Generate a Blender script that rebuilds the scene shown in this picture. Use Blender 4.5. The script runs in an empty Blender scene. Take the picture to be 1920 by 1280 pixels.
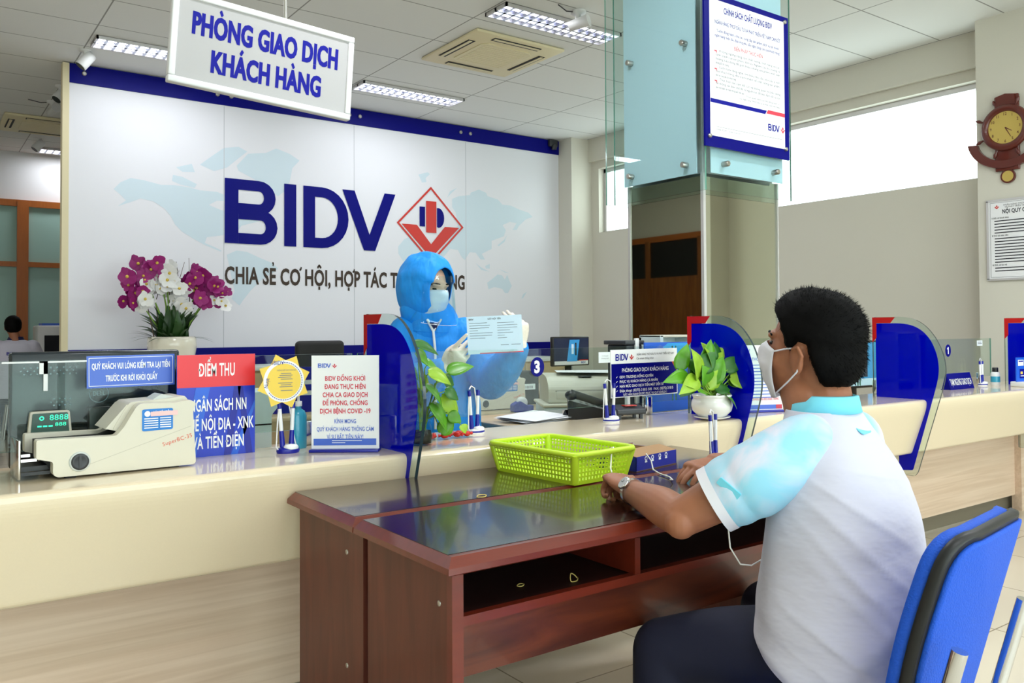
import bpy, bmesh, math, random, unicodedata
from mathutils import Vector, Matrix, Euler, noise
R = math.radians
SC = bpy.context.scene
COL = SC.collection
random.seed(7)

# ---------------------------------------------------------------- camera, sky, exposure
def make_camera():
    f, yaw, pit, rol, cy = 1573.55, .62460, .02140, .00550, 581.48
    fw = Vector((math.sin(yaw)*math.cos(pit), math.cos(yaw)*math.cos(pit), math.sin(pit)))
    ri = Vector((math.cos(yaw), -math.sin(yaw), 0)); dn = fw.cross(ri)
    c, s = math.cos(rol), math.sin(rol)
    r2 = ri*c + dn*s; d2 = dn*c - ri*s
    cam = bpy.data.cameras.new('camera'); cam.sensor_fit = 'HORIZONTAL'; cam.sensor_width = 36
    cam.lens = f/1920*36; cam.shift_y = (cy-640)/1920; cam.clip_start = .05
    o = bpy.data.objects.new('camera', cam); COL.objects.link(o)
    m = Matrix((r2, -d2, -fw)).transposed().to_4x4(); m.translation = (0, 0, 1.2)
    o.matrix_world = m
    SC.camera = o
make_camera()
SC.view_settings.view_transform = 'Standard'; SC.view_settings.look = 'None'
SC.view_settings.gamma = 1; SC.view_settings.use_curve_mapping = False
SC.view_settings.exposure = .02
SKY = 5.0
w = bpy.data.worlds.new('daylight sky'); SC.world = w; w.use_nodes = True
w.node_tree.nodes['Background'].inputs[0].default_value = (.92, .96, 1.0, 1)
w.node_tree.nodes['Background'].inputs[1].default_value = SKY
SC.cycles.max_bounces = 8; SC.cycles.diffuse_bounces = 4; SC.cycles.glossy_bounces = 4
SC.cycles.transparent_max_bounces = 16; SC.cycles.transmission_bounces = 6
SC.cycles.sample_clamp_indirect = 4; SC.cycles.caustics_reflective = False; SC.cycles.caustics_refractive = False
SC.cycles.use_denoising = True

def portal(name, loc, rot, sx, sy):
    l = bpy.data.lights.new(name, 'AREA'); l.shape = 'RECTANGLE'; l.size = sx; l.size_y = sy
    l.energy = 1; l.cycles.is_portal = True
    o = bpy.data.objects.new(name, l); COL.objects.link(o); o.location = loc; o.rotation_euler = rot
portal('entrance daylight', (1.95, -3.99, 1.65), (R(90), 0, R(180)), 10.6, 3.1)    # shines to +Y
portal('clerestory daylight', (7.52, 4.7, 2.88), (0, R(90), 0), .9, 2.6)
portal('clerestory daylight far', (7.52, 7.7, 2.88), (0, R(90), 0), .9, 1.4)

# ---------------------------------------------------------------- materials
def lin(c):
    return tuple((v/255/12.92 if v/255 <= .04045 else ((v/255+.055)/1.055)**2.4) for v in c)
MATS = {}
def mat(name, col, rough=.5, metal=0.0, coat=0.0, spec=.5, emit=None, es=1.0, nscale=None, namt=.06, bump=0.0, bscale=40, stretch=(1, 1, 1), sss=0, sheen=0, bdist=.01):
    m = bpy.data.materials.new(name); m.use_nodes = True; MATS[name] = m
    nt = m.node_tree; p = nt.nodes['Principled BSDF']; L = nt.links.new
    c = lin(col) + (1,)
    p.inputs['Base Color'].default_value = c
    p.inputs['Roughness'].default_value = rough; p.inputs['Metallic'].default_value = metal
    p.inputs['Specular IOR Level'].default_value = spec
    if coat: p.inputs['Coat Weight'].default_value = coat; p.inputs['Coat Roughness'].default_value = .06
    if sheen: p.inputs['Sheen Weight'].default_value = sheen
    if emit:
        p.inputs['Emission Color'].default_value = lin(emit)+(1,); p.inputs['Emission Strength'].default_value = es
    if sss:
        p.inputs['Subsurface Weight'].default_value = sss; p.inputs['Subsurface Radius'].default_value = (.012, .005, .003)
    if nscale or bump:
        tc = nt.nodes.new('ShaderNodeTexCoord'); mp = nt.nodes.new('ShaderNodeMapping'); mp.inputs['Scale'].default_value = stretch
        L(tc.outputs['Object'], mp.inputs['Vector'])
    if nscale:
        n = nt.nodes.new('ShaderNodeTexNoise'); n.inputs['Scale'].default_value = nscale; n.inputs['Detail'].default_value = 5
        L(mp.outputs[0], n.inputs['Vector'])
        mx = nt.nodes.new('ShaderNodeMix'); mx.data_type = 'RGBA'
        mx.inputs[6].default_value = tuple(max(0, v*(1-namt*2)) for v in c[:3])+(1,); mx.inputs[7].default_value = tuple(min(1, v*(1+namt*2)) for v in c[:3])+(1,)
        L(n.outputs['Fac'], mx.inputs[0]); L(mx.outputs[2], p.inputs['Base Color'])
    if bump:
        n2 = nt.nodes.new('ShaderNodeTexNoise'); n2.inputs['Scale'].default_value = bscale; n2.inputs['Detail'].default_value = 3
        L(mp.outputs[0], n2.inputs['Vector'])
        b = nt.nodes.new('ShaderNodeBump'); b.inputs['Strength'].default_value = bump; b.inputs['Distance'].default_value = bdist
        L(n2.outputs['Fac'], b.inputs['Height']); L(b.outputs[0], p.inputs['Normal'])
    return m
def wood(name, c1, c2, axis=0, scale=3.0, rough=.35, coat=0.0, ring=18):
    m = mat(name, c1, rough, coat=coat); nt = m.node_tree; p = nt.nodes['Principled BSDF']; L = nt.links.new
    tc = nt.nodes.new('ShaderNodeTexCoord'); mp = nt.nodes.new('ShaderNodeMapping')
    s = [ring]*3; s[axis] = scale; mp.inputs['Scale'].default_value = s
    n = nt.nodes.new('ShaderNodeTexNoise'); n.inputs['Scale'].default_value = 1.6; n.inputs['Detail'].default_value = 8; n.inputs['Distortion'].default_value = .8
    r = nt.nodes.new('ShaderNodeValToRGB'); e = r.color_ramp.elements
    e[0].position = .34; e[0].color = lin(c1)+(1,); e[1].position = .68; e[1].color = lin(c2)+(1,)
    L(tc.outputs['Object'], mp.inputs['Vector']); L(mp.outputs[0], n.inputs['Vector']); L(n.outputs['Fac'], r.inputs[0]); L(r.outputs[0], p.inputs['Base Color'])
    return m
def tiles(name, col, line, bw, bh, mortar, off=(0, 0, 0), rough=.3, var=.03, bump=0):
    m = mat(name, col, rough); nt = m.node_tree; p = nt.nodes['Principled BSDF']; L = nt.links.new
    tc = nt.nodes.new('ShaderNodeTexCoord'); mp = nt.nodes.new('ShaderNodeMapping'); mp.inputs['Location'].default_value = off
    b = nt.nodes.new('ShaderNodeTexBrick'); b.offset = 0; b.squash = 1
    c = lin(col)
    b.inputs['Color1'].default_value = tuple(v*(1-var) for v in c)+(1,); b.inputs['Color2'].default_value = tuple(min(1, v*(1+var)) for v in c)+(1,)
    b.inputs['Mortar'].default_value = lin(line)+(1,); b.inputs['Scale'].default_value = 1
    b.inputs['Mortar Size'].default_value = mortar; b.inputs['Brick Width'].default_value = bw; b.inputs['Row Height'].default_value = bh
    L(tc.outputs['Object'], mp.inputs['Vector']); L(mp.outputs[0], b.inputs['Vector']); L(b.outputs['Color'], p.inputs['Base Color'])
    if bump:
        n2 = nt.nodes.new('ShaderNodeTexNoise'); n2.inputs['Scale'].default_value = 60
        L(tc.outputs['Object'], n2.inputs['Vector']); bb = nt.nodes.new('ShaderNodeBump'); bb.inputs['Strength'].default_value = bump; bb.inputs['Distance'].default_value = .004
        L(n2.outputs['Fac'], bb.inputs['Height']); L(bb.outputs[0], p.inputs['Normal'])
    return m
def pane(name, tint, body=None, bodymix=0.0, refl=1.0, rough=0.0):
    """sheet glass: clear transmission tinted by the pane, mirror-like Fresnel reflection, optional coloured film"""
    m = bpy.data.materials.new(name); m.use_nodes = True; MATS[name] = m
    nt = m.node_tree; nt.nodes.clear(); L = nt.links.new
    o = nt.nodes.new('ShaderNodeOutputMaterial'); t = nt.nodes.new('ShaderNodeBsdfTransparent'); t.inputs[0].default_value = lin(tint)+(1,)
    g = nt.nodes.new('ShaderNodeBsdfGlossy'); g.inputs['Roughness'].default_value = rough; g.inputs[0].default_value = (1, 1, 1, 1)
    lw = nt.nodes.new('ShaderNodeLayerWeight'); lw.inputs[0].default_value = .5
    pw = nt.nodes.new('ShaderNodeMath'); pw.operation = 'POWER'; pw.inputs[1].default_value = 4.0; L(lw.outputs['Facing'], pw.inputs[0])
    fr = nt.nodes.new('ShaderNodeMath'); fr.operation = 'MULTIPLY_ADD'; fr.inputs[1].default_value = .9; fr.inputs[2].default_value = .04; L(pw.outputs[0], fr.inputs[0])
    src = t.outputs[0]
    if body:
        d = nt.nodes.new('ShaderNodeBsdfDiffuse'); d.inputs[0].default_value = lin(body)+(1,)
        mx = nt.nodes.new('ShaderNodeMixShader'); mx.inputs[0].default_value = bodymix; L(t.outputs[0], mx.inputs[1]); L(d.outputs[0], mx.inputs[2]); src = mx.outputs[0]
    mu = nt.nodes.new('ShaderNodeMath'); mu.operation = 'MULTIPLY'; mu.inputs[1].default_value = refl; mu.use_clamp = True
    L(fr.outputs[0], mu.inputs[0])
    m2 = nt.nodes.new('ShaderNodeMixShader'); L(mu.outputs[0], m2.inputs[0]); L(src, m2.inputs[1]); L(g.outputs[0], m2.inputs[2]); L(m2.outputs[0], o.inputs[0])
    return m

mat('wall paint', (214, 210, 197), .85, nscale=1.2, namt=.015)
mat('wall white', (226, 226, 226), .85)
tiles('ceiling tiles', (228, 229, 226), (150, 150, 146), 1.215, .63, .006, (-1.25, -5.615, 0), .9, .012, .15)
tiles('floor tiles', (214, 205, 188), (150, 140, 122), .6, .6, .003, (.1, .2, 0), .12, .03)
mat('plastic cream', (226, 214, 176), .5); mat('plastic white', (226, 226, 226), .4); mat('plastic grey light', (200, 204, 200), .5)
mat('dark slot', (30, 28, 24), .7); mat('black plastic', (22, 22, 24), .35); mat('black matt', (16, 16, 17), .7)
mat('dark grey plastic', (52, 54, 58), .45)
mat('chrome', (225, 225, 225), .12, 1.0); mat('steel', (190, 188, 182), .3, 1.0); mat('aluminium', (214, 212, 212), .4, .6)
mat('louvre mirror', (215, 218, 235), .18, .9)
mat('tube glow', (255, 255, 255), .5, emit=(235, 238, 255), es=9)
mat('panel white', (230, 230, 236), .35, spec=.3); mat('panel seam', (190, 192, 198), .5)
mat('bank blue', (0, 2, 118), .4, spec=.15); mat('bank red', (205, 40, 28), .35); mat('map blue', (206, 222, 232), .35)
mat('ink blue', (4, 8, 140), .5, spec=.2); mat('ink brown', (52, 34, 18), .5); mat('ink grey', (120, 122, 132), .6); mat('ink dark', (40, 40, 48), .6); mat('ink red', (214, 60, 80), .5); mat('ink white', (245, 245, 245), .5)
mat('paper', (240, 240, 242), .6); mat('sign grey', (176, 174, 174), .35)
mat('counter cream', (228, 210, 180), .16, coat=.5, nscale=220, namt=.012)
wood('counter laminate', (210, 183, 158), (226, 202, 180), 0, .7, .45, ring=26)
mat('kick grey', (128, 120, 104), .4, .3)
wood('mahogany', (70, 27, 14), (108, 48, 24), 0, 2.2, .35, coat=.15, ring=12)
wood('mahogany upright', (84, 36, 24), (106, 50, 34), 2, 1.6, .45, coat=.08, ring=16)
mat('desk top', (46, 19, 13), .2, coat=.4, nscale=3, namt=.1, stretch=(.5, 6, 6))
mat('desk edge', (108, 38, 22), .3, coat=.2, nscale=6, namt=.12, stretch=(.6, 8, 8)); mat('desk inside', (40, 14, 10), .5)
wood('brown door', (112, 62, 22), (140, 84, 34), 2, 1.2, .4, ring=10); mat('orange wood', (168, 92, 32), .4, nscale=8, namt=.1, stretch=(6, 6, .6)); mat('dark void', (14, 12, 10), .6)
mat('tan wood', (196, 172, 132), .5, nscale=6, namt=.05, stretch=(.5, 6, 6))
mat('frost film', (206, 228, 242), .25, spec=.6)
mat('mirror', (186, 188, 172), .02, 1.0)
mat('glass edge', (92, 150, 132), .1, spec=.8)
mat('green glass', (130, 170, 162), .3)
pane('clear glass', (240, 247, 244), refl=.35); pane('green sheet glass', (243, 250, 249), refl=.5)
pane('blue film', (0, 0, 215), (0, 4, 198), .72, refl=.5); mat('red film', (190, 22, 22), .25)
pane('partition glass', (170, 200, 190), (172, 206, 194), .92)
# ---------------------------------------------------------------- building helpers
class MB:
    """collects shapes into one mesh"""
    def __init__(s): s.v = []; s.f = []; s.m = []; s.sm = []; s.T = Matrix()
    def add(s, vs, fs, m=0, smooth=False):
        n = len(s.v); s.v += [tuple(s.T @ Vector(p)) for p in vs]
        for f in fs: s.f.append([i+n for i in f]); s.m.append(m); s.sm.append(smooth)
        return s
    def box(s, x0, x1, y0, y1, z0, z1, m=0, bev=0.0, seg=2):
        if not bev:
            v = [(x, y, z) for z in (z0, z1) for y in (y0, y1) for x in (x0, x1)]
            return s.add(v, [(0, 2, 3, 1), (4, 5, 7, 6), (0, 1, 5, 4), (2, 6, 7, 3), (0, 4, 6, 2), (1, 3, 7, 5)], m)
        bm = bmesh.new(); bmesh.ops.create_cube(bm, size=1)
        for q in bm.verts: q.co = ((x0+x1)/2+q.co.x*(x1-x0), (y0+y1)/2+q.co.y*(y1-y0), (z0+z1)/2+q.co.z*(z1-z0))
        bmesh.ops.bevel(bm, geom=bm.edges[:], offset=bev, segments=seg, affect='EDGES', profile=.5)
        return s.bm(bm, m, True)
    def bm(s, bm, m=0, smooth=False):
        bm.verts.index_update()
        s.add([tuple(q.co) for q in bm.verts], [[q.index for q in f.verts] for f in bm.faces], m, smooth); bm.free(); return s
    def prism(s, poly, a0, a1, ax='y', m=0, mside=None):
        """poly of 2-D points extruded along an axis; the plane is xz for y, yz for x, xy for z"""
        def P(u, v, a): return {'y': (u, a, v), 'x': (a, u, v), 'z': (u, v, a)}[ax]
        ar = sum(poly[i][0]*poly[(i+1) % len(poly)][1]-poly[(i+1) % len(poly)][0]*poly[i][1] for i in range(len(poly)))
        if (ar < 0) != (ax == 'y'): poly = poly[::-1]
        n = len(poly); lo, hi = min(a0, a1), max(a0, a1)
        v = [P(u, w_, lo) for u, w_ in poly]+[P(u, w_, hi) for u, w_ in poly]
        s.add(v, [list(range(n))[::-1], list(range(n, 2*n))], m)
        return s.add(v, [(i, (i+1) % n, n+(i+1) % n, n+i) for i in range(n)], m if mside is None else mside)
    def tube(s, pts, r, n=10, m=0, cap=True, smooth=True):
        pts = [Vector(p) for p in pts]; k = len(pts); rr = r if isinstance(r, (list, tuple)) else [r]*k
        V = []; up = None
        for i, p in enumerate(pts):
            t = (pts[min(i+1, k-1)]-pts[max(i-1, 0)]).normalized()
            if up is None: up = Vector((0, 0, 1)) if abs(t.z) < .9 else Vector((1, 0, 0))
            a = up-t*up.dot(t); a.normalize(); b = t.cross(a); up = a
            V += [tuple(p+(a*math.cos(q)+b*math.sin(q))*rr[i]) for q in [2*math.pi*j/n for j in range(n)]]
        F = [(i*n+j, i*n+(j+1) % n, (i+1)*n+(j+1) % n, (i+1)*n+j) for i in range(k-1) for j in range(n)]
        s.add(V, F, m, smooth)
        if cap: s.add(V[:n], [list(range(n))[::-1]], m); s.add(V[-n:], [list(range(n))], m)
        return s
    def lathe(s, prof, n=32, m=0, c=(0, 0, 0), smooth=True, sq=1.0):
        V = [(c[0]+r*math.cos(2*math.pi*j/n), c[1]+r*sq*math.sin(2*math.pi*j/n), c[2]+z) for r, z in prof for j in range(n)]
        F = [(i*n+j, i*n+(j+1) % n, (i+1)*n+(j+1) % n, (i+1)*n+j) for i in range(len(prof)-1) for j in range(n)]
        s.add(V, F, m, smooth)
        if prof[0][0] > 0: s.add(V[:n], [list(range(n))[::-1]], m)
        if prof[-1][0] > 0: s.add(V[-n:], [list(range(n))], m)
        return s
    def loft(s, rings, m=0, smooth=True, cap=True):
        n = len(rings[0]); V = [tuple(p) for r in rings for p in r]
        F = [(i*n+j, i*n+(j+1) % n, (i+1)*n+(j+1) % n, (i+1)*n+j) for i in range(len(rings)-1) for j in range(n)]
        s.add(V, F, m, smooth)
        if cap: s.add(V[:n], [list(range(n))[::-1]], m); s.add(V[-n:], [list(range(n))], m)
        return s
    def ball(s, c, r, m=0, seg=16, rings=10, rot=None):
        r = r if isinstance(r, (tuple, list)) else (r, r, r)
        V = []; Rm = rot.to_matrix() if rot else Matrix.Identity(3)
        for i in range(rings+1):
            a = math.pi*i/rings
            for j in range(seg):
                b = 2*math.pi*j/seg
                V.append(tuple(Vector(c)+Rm @ Vector((r[0]*math.sin(a)*math.cos(b), r[1]*math.sin(a)*math.sin(b), -r[2]*math.cos(a)))))
        return s.add(V, [(i*seg+j, i*seg+(j+1) % seg, (i+1)*seg+(j+1) % seg, (i+1)*seg+j) for i in range(rings) for j in range(seg)], m, True)
    def poly(s, pts, y=0.0, m=0):
        """flat polygon of (x, z) points facing -Y"""
        ar = sum(pts[i][0]*pts[(i+1) % len(pts)][1]-pts[(i+1) % len(pts)][0]*pts[i][1] for i in range(len(pts)))
        if ar < 0: pts = pts[::-1]
        return s.add([(a, y, b) for a, b in pts], [list(range(len(pts)))], m)
    def rect(s, x0, x1, z0, z1, y=0.0, m=0): return s.poly([(x0, z0), (x1, z0), (x1, z1), (x0, z1)], y, m)
    def strip(s, A, Bp, y=0.0, m=0):
        """band between two (x, z) paths"""
        n = len(A); V = [(a, y, b) for a, b in A]+[(a, y, b) for a, b in Bp]; F = []
        for i in range(n-1):
            q = [i, i+1, n+i+1, n+i]; P = [V[k] for k in q]
            ar = sum(P[k][0]*P[(k+1) % 4][2]-P[(k+1) % 4][0]*P[k][2] for k in range(4))
            F.append(q if ar > 0 else q[::-1])
        return s.add(V, F, m)
    def ring(s, cx, cz, r0, r1, y=0.0, m=0, n=28, a0=0, a1=360):
        an = [R(a0+(a1-a0)*i/n) for i in range(n+1)]
        return s.strip([(cx+r0*math.cos(a), cz+r0*math.sin(a)) for a in an], [(cx+r1*math.cos(a), cz+r1*math.sin(a)) for a in an], y, m)
    def disc(s, cx, cz, r, y=0.0, m=0, n=28): return s.poly([(cx+r*math.cos(2*math.pi*i/n), cz+r*math.sin(2*math.pi*i/n)) for i in range(n)], y, m)
    def obj(s, name, mats, parent=None, loc=None, rot=None):
        me = bpy.data.meshes.new(name); me.from_pydata(s.v, [], s.f); me.validate()
        for q in (mats if isinstance(mats, (list, tuple)) else [mats]): me.materials.append(MATS[q])
        if len(me.polygons) == len(s.m):
            me.polygons.foreach_set('material_index', s.m); me.polygons.foreach_set('use_smooth', s.sm)
        me.update()
        o = bpy.data.objects.new(name, me); COL.objects.link(o)
        if parent: o.parent = parent
        if loc: o.location = loc
        if rot: o.rotation_euler = rot
        return o

def tag(o, label, cat, group=None):
    o['label'] = label; o['category'] = cat
    if group: o['group'] = group
    return o
def thing(name, label, cat, loc=(0, 0, 0), rz=0.0, group=None, rot=None):
    o = bpy.data.objects.new(name, None); COL.objects.link(o); o.empty_display_size = .05
    o.location = loc; o.rotation_euler = rot or (0, 0, rz)
    return tag(o, label, cat, group)
def struct(o): o['kind'] = 'structure'; return o
def dup(root, loc, rz=None, label=None, rot=None):
    r = root.copy(); COL.objects.link(r); r.location = loc
    if rz is not None: r.rotation_euler = (0, 0, rz)
    if rot: r.rotation_euler = rot
    if label: r['label'] = label
    for ch in list(root.children):
        c = ch.copy(); COL.objects.link(c); c.parent = r
        for g in list(ch.children):
            d = g.copy(); COL.objects.link(d); d.parent = c
    return r

# ---- lettering
_G = {}
def _mesh_of(body, off):
    cu = bpy.data.curves.new('t', 'FONT'); cu.body = body; cu.size = 1; cu.resolution_u = 3; cu.offset = off
    o = bpy.data.objects.new('t', cu); COL.objects.link(o)
    dg = bpy.context.evaluated_depsgraph_get(); dg.update()
    me = bpy.data.meshes.new_from_object(o.evaluated_get(dg))
    V = [(v.co.x, v.co.y) for v in me.vertices]; F = [list(p.vertices) for p in me.polygons]; A = sum(p.area for p in me.polygons)
    bpy.data.objects.remove(o); bpy.data.curves.remove(cu); bpy.data.meshes.remove(me)
    return V, F, A
_IMAX = max(x for x, _ in _mesh_of('I', 0)[0])
CAP = max(y for _, y in _mesh_of('H', 0)[0])
def glyph(ch, off):
    k = (ch, off)
    if k not in _G:
        if ch == ' ': _G[k] = ([], [], .28)
        else:
            V, F, A = _mesh_of(ch, 0)
            adv = max(x for x, _ in _mesh_of(ch+'I', 0)[0])-_IMAX if V else .3
            o2 = off
            while o2 > .004:
                V2, F2, A2 = _mesh_of(ch, o2)
                if A2 > A*1.03: V, F = V2, F2; break
                o2 -= .006
            _G[k] = (V, F, adv)
    return _G[k]
def text(b, s, x, z, h, w=None, cond=.8, off=.02, al='C', y=0.0, m=0, track=.02):
    """capital height h; marks of Vietnamese letters are drawn as strokes over the base letter"""
    V = []; F = []; px = 0.0; t = .075+off*1.6
    def q(*p):
        n = len(V); V.extend(p); F.append(list(range(n, n+len(p))))
    def bar(x0, y0, x1, y1, k=t):
        dx, dy = x1-x0, y1-y0; l = math.hypot(dx, dy) or 1; ox, oy = -dy/l*k/2, dx/l*k/2
        q((x0-ox, y0-oy), (x1-ox, y1-oy), (x1+ox, y1+oy), (x0+ox, y0+oy))
    for ch in unicodedata.normalize('NFC', s):
        d = unicodedata.normalize('NFD', ch); base = d[0]; marks = d[1:]
        stroke = base in 'Đđ'
        if stroke: base = 'D' if base == 'Đ' else 'd'
        gv, gf, adv = glyph(base, off)
        n = len(V); V.extend((px+a, c) for a, c in gv); F.extend([[i+n for i in f] for f in gf])
        if gv:
            x0 = px+min(a for a, _ in gv); x1 = px+max(a for a, _ in gv); top = max(c for _, c in gv); cx = (x0+x1)/2
            if base == 'i': top -= .02
            if stroke:
                if base == 'D': bar(x0-.06, CAP*.5, x0+.26, CAP*.5)
                else: bar(x1-.3, CAP*.85, x1+.06, CAP*.85, t*.8)
            yb = top+.06; hat = '\u0302' in marks
            if hat: bar(cx-.15, yb+.01, cx+.01, yb+.14, t*.9); bar(cx-.01, yb+.14, cx+.15, yb+.01, t*.9)
            if '\u0306' in marks: bar(cx-.14, yb+.12, cx-.05, yb+.03, t*.8); bar(cx-.05, yb+.03, cx+.05, yb+.03, t*.8); bar(cx+.05, yb+.03, cx+.14, yb+.12, t*.8)
            if '\u031b' in marks: bar(x1-.06, top-.06, x1+.05, top-.02, t*.8); bar(x1+.04, top-.04, x1+.08, top+.08, t*.8)
            ax, ay = (cx+.17, yb+.1) if hat else (cx, yb)
            if '\u0301' in marks: bar(ax-.05, ay, ax+.07, ay+.15, t*.9)
            if '\u0300' in marks: bar(ax+.05, ay, ax-.07, ay+.15, t*.9)
            if '\u0309' in marks: bar(ax-.05, ay+.16, ax+.06, ay+.15, t*.7); bar(ax+.05, ay+.15, ax+.0, ay+.03, t*.7)
            if '\u0303' in marks: bar(ax-.15, ay+.05, ax-.04, ay+.11, t*.8); bar(ax-.04, ay+.11, ax+.05, ay+.05, t*.8); bar(ax+.05, ay+.05, ax+.15, ay+.11, t*.8)
            if '\u0323' in marks: q((cx-t*.6, -.2), (cx+t*.6, -.2), (cx+t*.6, -.2+t*1.2), (cx-t*.6, -.2+t*1.2))
        px += adv+track
    sz = h/CAP; sx = w/px if w else sz*cond
    ox = x-(px*sx/2 if al == 'C' else px*sx if al == 'R' else 0)
    pts = [(ox+a*sx, y, z+c*sz) for a, c in V]
    out = []
    for f in F:
        ar = sum(pts[f[i]][0]*pts[f[(i+1) % len(f)]][2]-pts[f[(i+1) % len(f)]][0]*pts[f[i]][2] for i in range(len(f)))
        out.append(f if ar > 0 else f[::-1])
    b.add(pts, out, m); return px*sx
def bank_letters(b, x, z, h, y=0.0, m=0, w=None):
    """the four blue letters of the bank's name, x = left edge, z = foot"""
    k = (w/2.93) if w else h
    P = lambda L: [(x+u*k, z+v*h) for u, v in L]
    def bowl(x0, x1, z0, z1, t, n=10, yy=None):
        rz = (z1-z0)/2; rx = min(rz*1.0, (x1-x0)*.8); cx = x1-rx; cz = (z0+z1)/2
        an = [math.pi/2-math.pi*i/(2*n)*2 for i in range(n+1)]
        o = [(x0, z1)]+[(cx+rx*math.cos(a), cz+rz*math.sin(a)) for a in an]+[(x0, z0)]
        i_ = [(x0, z1-t)]+[(cx+(rx-t*1.15)*math.cos(a), cz+(rz-t)*math.sin(a)) for a in an]+[(x0, z0+t)]
        b.strip(P(o), P(i_), y if yy is None else yy, m)
    b.poly(P([(0, 0), (.21, 0), (.21, 1), (0, 1)]), y, m)
    bowl(.21, .80, .465, 1, .165); bowl(.21, .83, 0, .545, .165, yy=y-h*.0012)
    b.poly(P([(.94, 0), (1.14, 0), (1.14, 1), (.94, 1)]), y, m)
    b.poly(P([(1.26, 0), (1.46, 0), (1.46, 1), (1.26, 1)]), y, m); bowl(1.46, 2.05, 0, 1, .165, 14)
    b.poly(P([(1.94, 1), (2.33, 0), (2.54, 0), (2.93, 1), (2.72, 1), (2.435, .27), (2.16, 1)]), y-h*.0012, m)
def bank_icon(b, cx, cz, r, y=0.0, red=1, blue=0, frame=True):
    """red-framed diamond with a V and an upright bar"""
    e = -.0004 if r < .1 else -.002
    if frame:
        for k in range(4):
            a0, a1 = math.pi/2*k, math.pi/2*(k+1)
            o = [(cx+r*math.cos(a), cz+r*math.sin(a)) for a in (a0, a1)]; i_ = [(cx+r*.93*math.cos(a), cz+r*.93*math.sin(a)) for a in (a0, a1)]
            b.strip(o, i_, y, red)
    q = r*.86
    b.poly([(cx-q, cz-.02*r), (cx-.42*r, cz-.02*r), (cx, cz-.5*r), (cx, cz-q)], y, red)
    b.poly([(cx+q, cz-.02*r), (cx+.42*r, cz-.02*r), (cx, cz-.5*r), (cx, cz-q)], y, red)
    b.rect(cx-.15*r, cx+.16*r, cz-.2*r, cz+.62*r, y+e, red)
    b.rect(cx-.34*r, cx-.18*r, cz-.05*r, cz+.46*r, y, blue)
    b.poly([(cx+.18*r, cz-.04*r)]+[(cx+.22*r+.18*r*math.cos(R(a)), cz+.2*r+.26*r*math.sin(R(a))) for a in range(-90, 91, 15)]+[(cx+.18*r, cz+.46*r)], y, blue)
def small_icon(b, cx, cz, r, y=0.0, red=1):
    q = r*.9
    b.poly([(cx-q, cz), (cx-.55*r, cz+.15*r), (cx, cz-.35*r), (cx, cz-q)], y, red); b.poly([(cx+q, cz), (cx+.55*r, cz+.15*r), (cx, cz-.35*r), (cx, cz-q)], y, red)
    b.poly([(cx, cz-.2*r), (cx+.34*r, cz+.28*r), (cx, cz+.8*r), (cx-.34*r, cz+.28*r)], y, red)
def fine_print(b, x0, x1, z0, z1, n, y, m, h=.5, seed=1, lines=None):
    """rows of small words; the photograph shows them only as grey lines of type"""
    pass
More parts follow.
